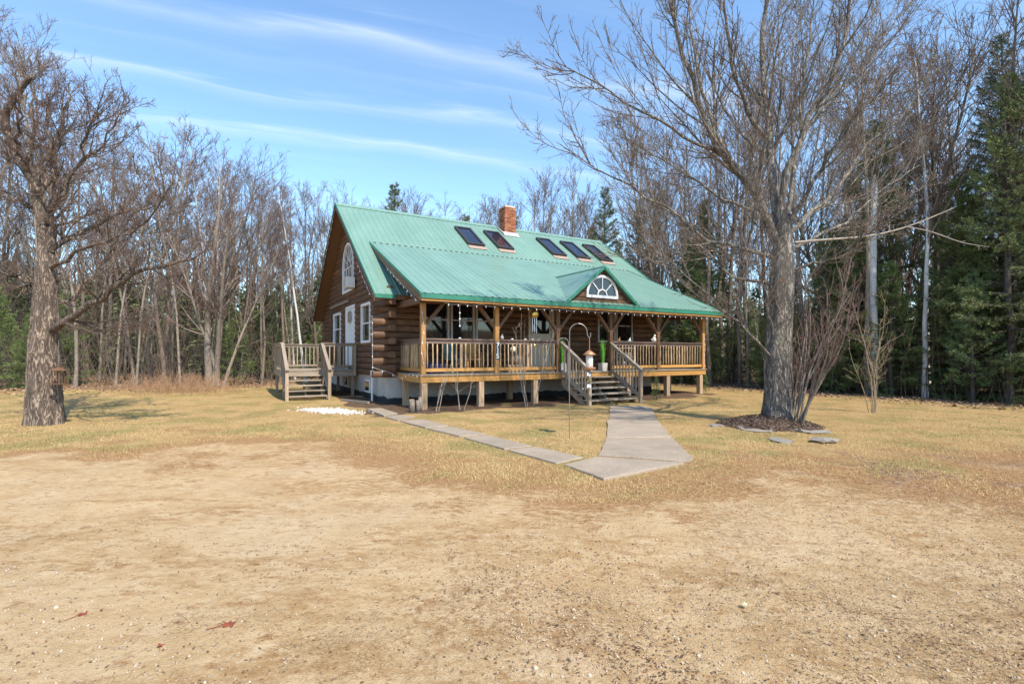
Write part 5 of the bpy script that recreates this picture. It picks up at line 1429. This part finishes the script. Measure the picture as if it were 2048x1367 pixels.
# far woods: one mass
def far_woods():
    g = np.random.default_rng(5); V = []; Fq = []; I = []; o = 0
    ms_ = []
    for k in range(5):
        P = np.zeros((1, 5, 3)); P[0, :, 2] = np.linspace(-.3, 10.5, 5); P[0, 1:, :2] = np.cumsum(g.normal(0, .16, (4, 2)), 0); Rr = np.array([[.12, .10, .08, .05, .02]])
        lv = grow(g, P, Rr, [dict(n=16, t0=.25, t1=.99, ang=37, asd=9, len=.34, rr=.42, rmin=.018, N=4, wob=.09, up=.14, tf=.6, lmin=.5),
                             dict(n=5, t0=.2, t1=1, ang=36, len=.45, rr=.5, rmin=.014, N=3, wob=.1, up=.1, lmin=.3), dict(n=2.4, t0=.2, t1=1, ang=36, len=.5, rr=.6, rmin=.011, N=2, lmin=.3)])
        vv = []; ff = []; oo = 0
        for (P, Rr), kk in zip(lv, (4, 3, 3, 3)):
            a, b = tubes(P, Rr, kk); vv.append(a); ff.append(b + oo); oo += len(a)
        ms_.append((np.concatenate(vv), np.concatenate(ff), np.zeros(oo and sum(len(q) for q in ff), int)))
    for k in range(3):                       # rough evergreens
        n = 420; z = g.uniform(.6, 9.5, n); r = (1 - z / 10) * 1.9 * g.uniform(.2, 1, n) ** .6 + .1; a = g.uniform(0, 6.28, n)
        c = np.stack([r * np.cos(a), r * np.sin(a), z - r * .25], 1); o_ = np.stack([np.cos(a), np.sin(a), -.3 + 0 * a], 1) * .45; w = np.stack([-np.sin(a), np.cos(a), g.normal(0, .5, n)], 1) * .13
        i = np.arange(n); ms_.append((np.concatenate([c - o_ * .4, c + w, c + o_, c - w]), np.stack([i, i + n, i + 2 * n, i + 3 * n], 1), np.ones(n, int)))
    for k in range(820):
        u = g.uniform(-300, 2350) if k % 4 else g.uniform(-150, 700); Y = g.uniform(30, 80); x = (u - 1024) / 997.5 * Y
        if Y < wood_edge(x) + 8: continue
        con = k % 2 == 0
        a, b, mi_ = ms_[5 + g.integers(3)] if con else ms_[g.integers(5)]; s = g.uniform(.75, 1.15) * (.62 if con else 1); r = g.uniform(0, 6.28)
        q = a * s; q = np.stack([q[:, 0] * np.cos(r) - q[:, 1] * np.sin(r) + x, q[:, 0] * np.sin(r) + q[:, 1] * np.cos(r) + Y, q[:, 2] + float(ground_z(np.array(x), np.array(Y)))], 1)
        V.append(q); Fq.append(b + o); I.append(mi_); o += len(q)
    return fast_mesh('distant_woods', np.concatenate(V), np.concatenate(Fq), [M['twig_grey'], M['needle_spruce']], False, np.concatenate(I))
tag(link('distant_woods', far_woods()), 'mass of distant bare trees closing the view behind the nearer woods', 'woods', kind='stuff')

# undergrowth between the trunks
def thicket(name, n, where, hmin, hmax, r, mat, seed, lean=.25, N=4):
    g = np.random.default_rng(seed); P = np.zeros((n, N, 3)); xy = where(g, n); P[:, 0, :2] = xy; P[:, 0, 2] = ground_z(xy[:, 0], xy[:, 1]) - .05
    d = np.stack([g.normal(0, lean, n), g.normal(0, lean, n), np.ones(n)], 1); L = g.uniform(hmin, hmax, n)
    for k in range(1, N):
        d = d + g.normal(0, .10, (n, 3)); d /= np.linalg.norm(d, axis=1, keepdims=True); P[:, k] = P[:, k - 1] + d * (L / (N - 1))[:, None]
    Rr = np.linspace(1, .3, N)[None] * (r * g.uniform(.6, 1.3, n))[:, None]
    lv = grow(g, P, Rr, [dict(n=4, t0=.3, t1=1, ang=38, len=.35, rr=.55, rmin=.004, N=4, wob=.12, up=.05, lmin=.15)])
    return tree_mesh(name, lv, (3, 3), [mat], (0, 0))
def edge_pts(u0, u1, dmin, dmax):
    def fn(g, n):
        out = []
        while len(out) < n:
            u = g.uniform(u0, u1); k = (u - 1024) / 997.5; Ys = np.linspace(8, 70, 350); e = np.nonzero(Ys > wood_edge(k * Ys))[0]
            if len(e) == 0: continue
            Y = Ys[e[0]] + g.uniform(dmin, dmax)
            if HB(k * Y, Y): continue
            out.append((k * Y, Y))
        return np.array(out)
    return fn
tag(link('undergrowth', thicket('undergrowth', 2600, edge_pts(-200, 640, .4, 30), .8, 5.5, .014, M['twig_grey'], 31)), 'grey brown undergrowth of thin stems filling the left woods', 'undergrowth', kind='stuff')
tag(link('undergrowth', thicket('undergrowth', 1800, edge_pts(1300, 2300, .2, 20), .6, 4.0, .013, M['twig_grey'], 32)), 'thin leafless undergrowth between the right hand evergreens', 'undergrowth', kind='stuff')
M['tan_stalk'] = plain('dead tan stalks', (.40, .235, .13), .9, 0, .3)
def reed_pts(g, n): return np.stack([g.normal(-12.6, 1.1, n), g.normal(19.0, .6, n)], 1)
tag(link('dry_grass_clump', thicket('dry_grass_clump', 520, reed_pts, .25, .85, .006, M['tan_stalk'], 33, .3)), 'tan patch of tall dead stalks before the left woods', 'grass', kind='stuff')

# ------------------------------------------------------------------ mulch bed, stones, gravel
g = np.random.default_rng(91)
nr, na = 16, 56
rr = np.linspace(0, 1, nr); aa = np.linspace(0, 2 * np.pi, na, endpoint=False)
Rm, Am = np.meshgrid(rr, aa, indexing='ij')
ex = 1.08 * (1 + .10 * np.sin(3 * Am + 1)); ey = .98 * (1 + .08 * np.cos(2 * Am))
mx = 5.6 + Rm * ex * np.cos(Am); my = 10.9 + Rm * ey * np.sin(Am)
mz = .22 * (1 - Rm ** 1.6) + .02 * fbm(mx, my, 61, 5, 3) - .02
i = np.arange(nr - 1)[:, None] * na; j = np.arange(na)[None]; j2 = (j + 1) % na
mm = Mat('bark mulch'); v_ = mm.coord(); c_ = mm.voronoi(v_, 26, 'F1', 'Color'); s_ = mm.n.new('ShaderNodeSeparateXYZ'); mm.l.new(c_, s_.inputs[0])
mm.set(Base_Color=mm.ramp(s_.outputs[0], [(.1, (.045, .025, .016)), (.5, (.10, .06, .04)), (.9, (.19, .125, .085))]), Roughness=.95); mm.bump(mm.voronoi(v_, 26), .9, .03)
M['mulch'] = mm.m
bed = tag(link('mulch_bed', fast_mesh('mulch_bed', np.stack([mx, my, mz], -1).reshape(-1, 3), np.stack([i + j, i + na + j, i + na + j2, i + j2], -1).reshape(-1, 4), M['mulch'], True)), kind='structure')
n = 2600
cr = np.sqrt(g.uniform(0, 1, n)); ca = g.uniform(0, 6.28, n); cxx = 5.6 + cr * 1.08 * np.cos(ca); cyy = 10.9 + cr * .98 * np.sin(ca); czz = .22 * (1 - cr ** 1.6) + .0
def chips(X, Y, Z, l, w, seed, up=.25):
    g = np.random.default_rng(seed); n = len(X); a = g.uniform(0, 6.28, n); t = g.normal(0, up, (n, 2))
    d = np.stack([np.cos(a), np.sin(a), t[:, 0]], 1) * (l * g.uniform(.5, 1.4, n))[:, None] / 2; e = np.stack([-np.sin(a), np.cos(a), t[:, 1]], 1) * (w * g.uniform(.5, 1.4, n))[:, None] / 2
    c = np.stack([X, Y, Z + np.abs(t).sum(1) * l * .3 + .003], 1); i = np.arange(n)
    bend = np.array([0, 0, 1.0]) * (l * g.uniform(0, .25, n))[:, None]
    vs = np.concatenate([c - d - e * .6, c - e, c + d + bend * .6, c + e + bend, ]); return vs, np.stack([i, i + n, i + 2 * n, i + 3 * n], 1)
vs, fs = chips(cxx, cyy, czz, .06, .02, 4, .35)
tag(link('mulch_chips', fast_mesh('mulch_chips', vs, fs, M['mulch']), bed), kind='stuff')
stone_me = [rock_mesh('stone', 20 + k, M['stone'], .35) for k in range(4)]
for k, (u, v_) in enumerate(((1432, 852), (1480, 855), (1513, 862), (1545, 860), (1600, 862), (1640, 864))):
    t = CAMZ * 997.5 / (v_ - 708.5); link('stone', stone_me[k % 4], bed, ((u - 1024) / 997.5 * t, t, .012), (0, 0, k * 1.3), (.17 + .05 * (k % 3), .11, .10))
o = tag(link('flat_stone', rock_mesh('flat_stone', 31, M['stone'], .22, 2), None, (5.56, 8.85, .035), (0, .05, .4), (.27, .2, .22)), 'flat pale stone lying alone before the mulch bed', 'stone')
o = tag(link('buried_stone', rock_mesh('buried_stone', 32, M['stone'], .15, 2), None, (4.85, 9.0, .0), (0, 0, 1.4), (.32, .2, .2)), 'low grey stone sunk in the grass left of the flat stone', 'stone')
M['yellow_rock'] = plain('yellowish rock', (.58, .50, .30), .85)
tag(link('small_rock', rock_mesh('small_rock', 33, M['yellow_rock'], .8), None, (1.43, 3.07, .015), (0, 0, .4), (.017, .016, .016)), 'small pale yellow rock lying on the sandy drive', 'rock')
M['red_leaf'] = plain('dry red leaf', (.22, .05, .025), .8)
for lab, x, y, rz, sc in (('larger red brown fallen leaf with stem on the sand', -1.6, 2.83, .3, .95), ('smaller red fallen leaf at left on the sand', -2.54, 2.95, .9, .7), ('tiny red leaf scrap nearest the bottom edge', -1.85, 2.62, 2.0, .42)):
    b = MB(); out = []
    for k in range(11):
        a_ = k / 11 * 2 * math.pi; r_ = .055 if k % 2 else .03; out.append((r_ * math.cos(a_), r_ * math.sin(a_) * .75, .012 + .014 * math.cos(2 * a_) + .008 * (k % 2)))
    out.append((0, 0, .006)); b.add(out, [(k, (k + 1) % 11, 11) for k in range(11)])
    lf = tag(empty('fallen_leaf', (x, y, float(ground_z(np.array(x), np.array(y)))), rz), lab, 'leaf', 'red leaves on the sand'); lf.scale = (sc, sc, sc)
    b.build('blade', M['red_leaf'], lf)
    MB().tube([(-.03, 0, .012), (-.07, -.015, .008), (-.12, -.02, .006)], .0025, 5).build('stalk', M['red_leaf'], lf)
# white gravel patch before the side steps
def stones(X, Y, Z, size, seed):
    g = np.random.default_rng(seed); n = len(X); o6 = np.array([[1, 0, 0], [0, 1, 0], [-1, 0, 0], [0, -1, 0], [0, 0, .75], [0, 0, -.5]], float)
    s = size * g.uniform(.5, 1.5, n)[:, None, None]; a = g.uniform(0, 6.28, n); v = o6[None] * (1 + g.uniform(-.3, .3, (n, 6, 1)))
    v = np.stack([v[..., 0] * np.cos(a)[:, None] - v[..., 1] * np.sin(a)[:, None], v[..., 0] * np.sin(a)[:, None] + v[..., 1] * np.cos(a)[:, None], v[..., 2]], -1) * s
    v += np.stack([X, Y, Z], 1)[:, None]; f0 = np.array([[0, 1, 4], [1, 2, 4], [2, 3, 4], [3, 0, 4], [1, 0, 5], [2, 1, 5], [3, 2, 5], [0, 3, 5]])
    return v.reshape(-1, 3), (f0[None] + (np.arange(n) * 6)[:, None, None]).reshape(-1, 3)
M['white_stone'] = plain('white marble chips', (.66, .62, .57), .8, 0, .35, 40)
n = 1100; X = g.normal(-5.0, .42, n); Y = 13.75 - (X + 5.05) * .55 + g.normal(0, .24, n)
vs, fs = stones(X, Y, ground_z(X, Y) + .008, .026, 5)
tag(link('white_gravel', fast_mesh('white_gravel', vs, fs, M['white_stone'])), 'patch of white gravel before the side deck steps', 'gravel', kind='stuff')
# timber edging beside the foundation bed
b = MB().beam((0, 0, .03), (1.6, 0, .03), .07, .07)
tag(b.build('edging_timber', M['grey_x'], None, loc=tuple(W(-1.35, 4.1)), rot=(0, 0, H_ROT + R(-70))), 'weathered timber edging the bed beside the gable foundation', 'timber')

# ------------------------------------------------------------------ loose cover on the ground
def sample(n, x0, x1, y0, y1, seed, dens):
    g = np.random.default_rng(seed); out = np.zeros((0, 2))
    while len(out) < n:
        # even in the picture rather than on the ground: nearer is denser
        Y = 1 / g.uniform(1 / y1, 1 / y0, n * 2); X = g.uniform(x0, x1, n * 2) * Y / y1
        keep = g.uniform(0, 1, n * 2) < dens(X, Y); out = np.concatenate([out, np.stack([X, Y], 1)[keep]])
    return out[:n]
def off_house(X, Y):
    s, t = to_local(X, Y); return ~((s > -.5) & (s < 12) & (t > -.1) & (t < 14))
pm = Mat('drive pebble'); v_ = pm.coord(); c_ = pm.voronoi(v_, 20, 'F1', 'Color'); s_ = pm.n.new('ShaderNodeSeparateXYZ'); pm.l.new(c_, s_.inputs[0])
pm.set(Base_Color=pm.ramp(s_.outputs[0], [(.1, (.26, .20, .145)), (.4, (.38, .28, .19)), (.7, (.46, .36, .25)), (.97, (.54, .45, .34))]), Roughness=.9); M['pebble'] = pm.m
pp = sample(9000, -11, 11, 2.0, 9.5, 6, lambda X, Y: (1 - lawn_mask(X, Y)) * np.clip(.35 + 1.3 * fbm(X, Y, 71, .8, 4), .03, 1))
gsz = np.random.default_rng(1).gamma(1.5, .0016, len(pp)) + .002
vs, fs = stones(pp[:, 0], pp[:, 1], ground_z(pp[:, 0], pp[:, 1]) + .001, gsz[:, None, None], 7)
tag(link('drive_gravel', fast_mesh('drive_gravel', vs, fs, M['pebble'])), 'loose gravel scattered over the sandy drive', 'gravel', kind='stuff')
lm = Mat('dry leaf scraps'); v_ = lm.coord(); c_ = lm.voronoi(v_, 14, 'F1', 'Color'); s_ = lm.n.new('ShaderNodeSeparateXYZ'); lm.l.new(c_, s_.inputs[0])
lm.set(Base_Color=lm.ramp(s_.outputs[0], [(.1, (.11, .055, .03)), (.4, (.22, .12, .06)), (.7, (.33, .20, .11)), (.95, (.46, .33, .21))]), Roughness=.85); M['leaf'] = lm.m
def leafd(X, Y): return np.clip(.05 + .75 * litter_mask(X, Y) + .32 * np.clip(X / 5, -.2, 1) + .25 * fbm(X, Y, 75, 1.2, 3), .03, 1) * off_house(X, Y)
pp = sample(15000, -14, 14, 2.0, 12.5, 8, leafd)
vs, fs = chips(pp[:, 0], pp[:, 1], ground_z(pp[:, 0], pp[:, 1]), .018, .010, 9, .3)
V2 = [vs]; F2 = [fs]
wp = edge_pts(-200, 2300, -1.8, 6)(np.random.default_rng(4), 14000); wp = wp[off_house(wp[:, 0], wp[:, 1])]
vs2, fs2 = chips(wp[:, 0], wp[:, 1], ground_z(wp[:, 0], wp[:, 1]), .10, .065, 10, .3); V2.append(vs2); F2.append(fs2 + len(vs))
tag(link('leaf_litter', fast_mesh('leaf_litter', np.concatenate(V2), np.concatenate(F2), M['leaf'])), 'brown fallen leaves scattered over yard and woodland edge', 'leaves', kind='stuff')
# thatch and twigs on the sand, short dead blades in the lawn
def blades(pp, h, w, seed, flat):
    g = np.random.default_rng(seed); n = len(pp); a = g.uniform(0, 6.28, n); ln = h * g.uniform(.5, 1.5, n); e = g.uniform(flat[0], flat[1], n)
    b = np.stack([pp[:, 0], pp[:, 1], ground_z(pp[:, 0], pp[:, 1]) - .003], 1); d = np.stack([np.cos(a) * np.cos(e), np.sin(a) * np.cos(e), np.sin(e)], 1)
    s = np.stack([-np.sin(a), np.cos(a), 0 * a], 1) * (w * g.uniform(.6, 1.4, n))[:, None] / 2
    mid = b + d * (ln * .55)[:, None]; tip = b + d * ln[:, None]; tip[:, 2] -= ln * .12 * np.cos(e); tip[:, 2] = np.maximum(tip[:, 2], b[:, 2] + .005); i = np.arange(n)
    return np.concatenate([b - s, b + s, tip]), [np.stack([i, i + n, i + 2 * n], 1)]
gm = Mat('dormant grass'); v_ = gm.coord(); gn = gm.noise(v_, .8, 5, .6); gf_ = gm.noise(v_, 40, 3)
gst = gm.ramp(gf_, [(.3, (.33, .215, .085)), (.5, (.50, .35, .15)), (.7, (.64, .48, .24))]); ggr = gm.ramp(gf_, [(.3, (.18, .155, .045)), (.5, (.30, .26, .088)), (.7, (.45, .37, .155))])
gm.set(Base_Color=gm.mix(gm.math('MULTIPLY', gm.sstep(gn, .47, .60), .8), gst, ggr), Roughness=.8); M['grass'] = gm.m
slab_bb = lambda X, Y: ~on_path(X, Y, -.05)
pp = sample(190000, -25, 25, 5.2, 22, 12, lambda X, Y: np.clip(lawn_mask(X, Y), 0, 1) ** 1.6 * (1 - .85 * np.clip(litter_mask(X, Y), 0, 1)) * np.clip(.62 + .6 * fbm(X, Y, 78, 1.4, 3), .12, 1) * off_house(X, Y) * slab_bb(X, Y) * (bed_mask(X, Y) < .4))
vs, fs = blades(pp, .042, .006, 13, (.12, 1.1))
tag(link('lawn_grass', fast_mesh('lawn_grass', vs, fs, M['grass'])), 'short dormant straw coloured lawn grass', 'grass', kind='stuff')
pp = sample(60000, -11, 12, 1.9, 9.5, 14, lambda X, Y: (1 - .7 * lawn_mask(X, Y)) * np.clip(fbm(X, Y, 81, .8, 4) * 1.3 + .16 + .38 * np.clip(X / 4, -.4, 1), .02, 1))
vs, fs = blades(pp, .055, .0035, 15, (.0, .35))
tm = plain('dead thatch', (.29, .18, .08), .9, 0, .5, 60)
tag(link('dead_thatch', fast_mesh('dead_thatch', vs, fs, tm)), 'dead grass wisps lying on the sandy drive', 'grass', kind='stuff')
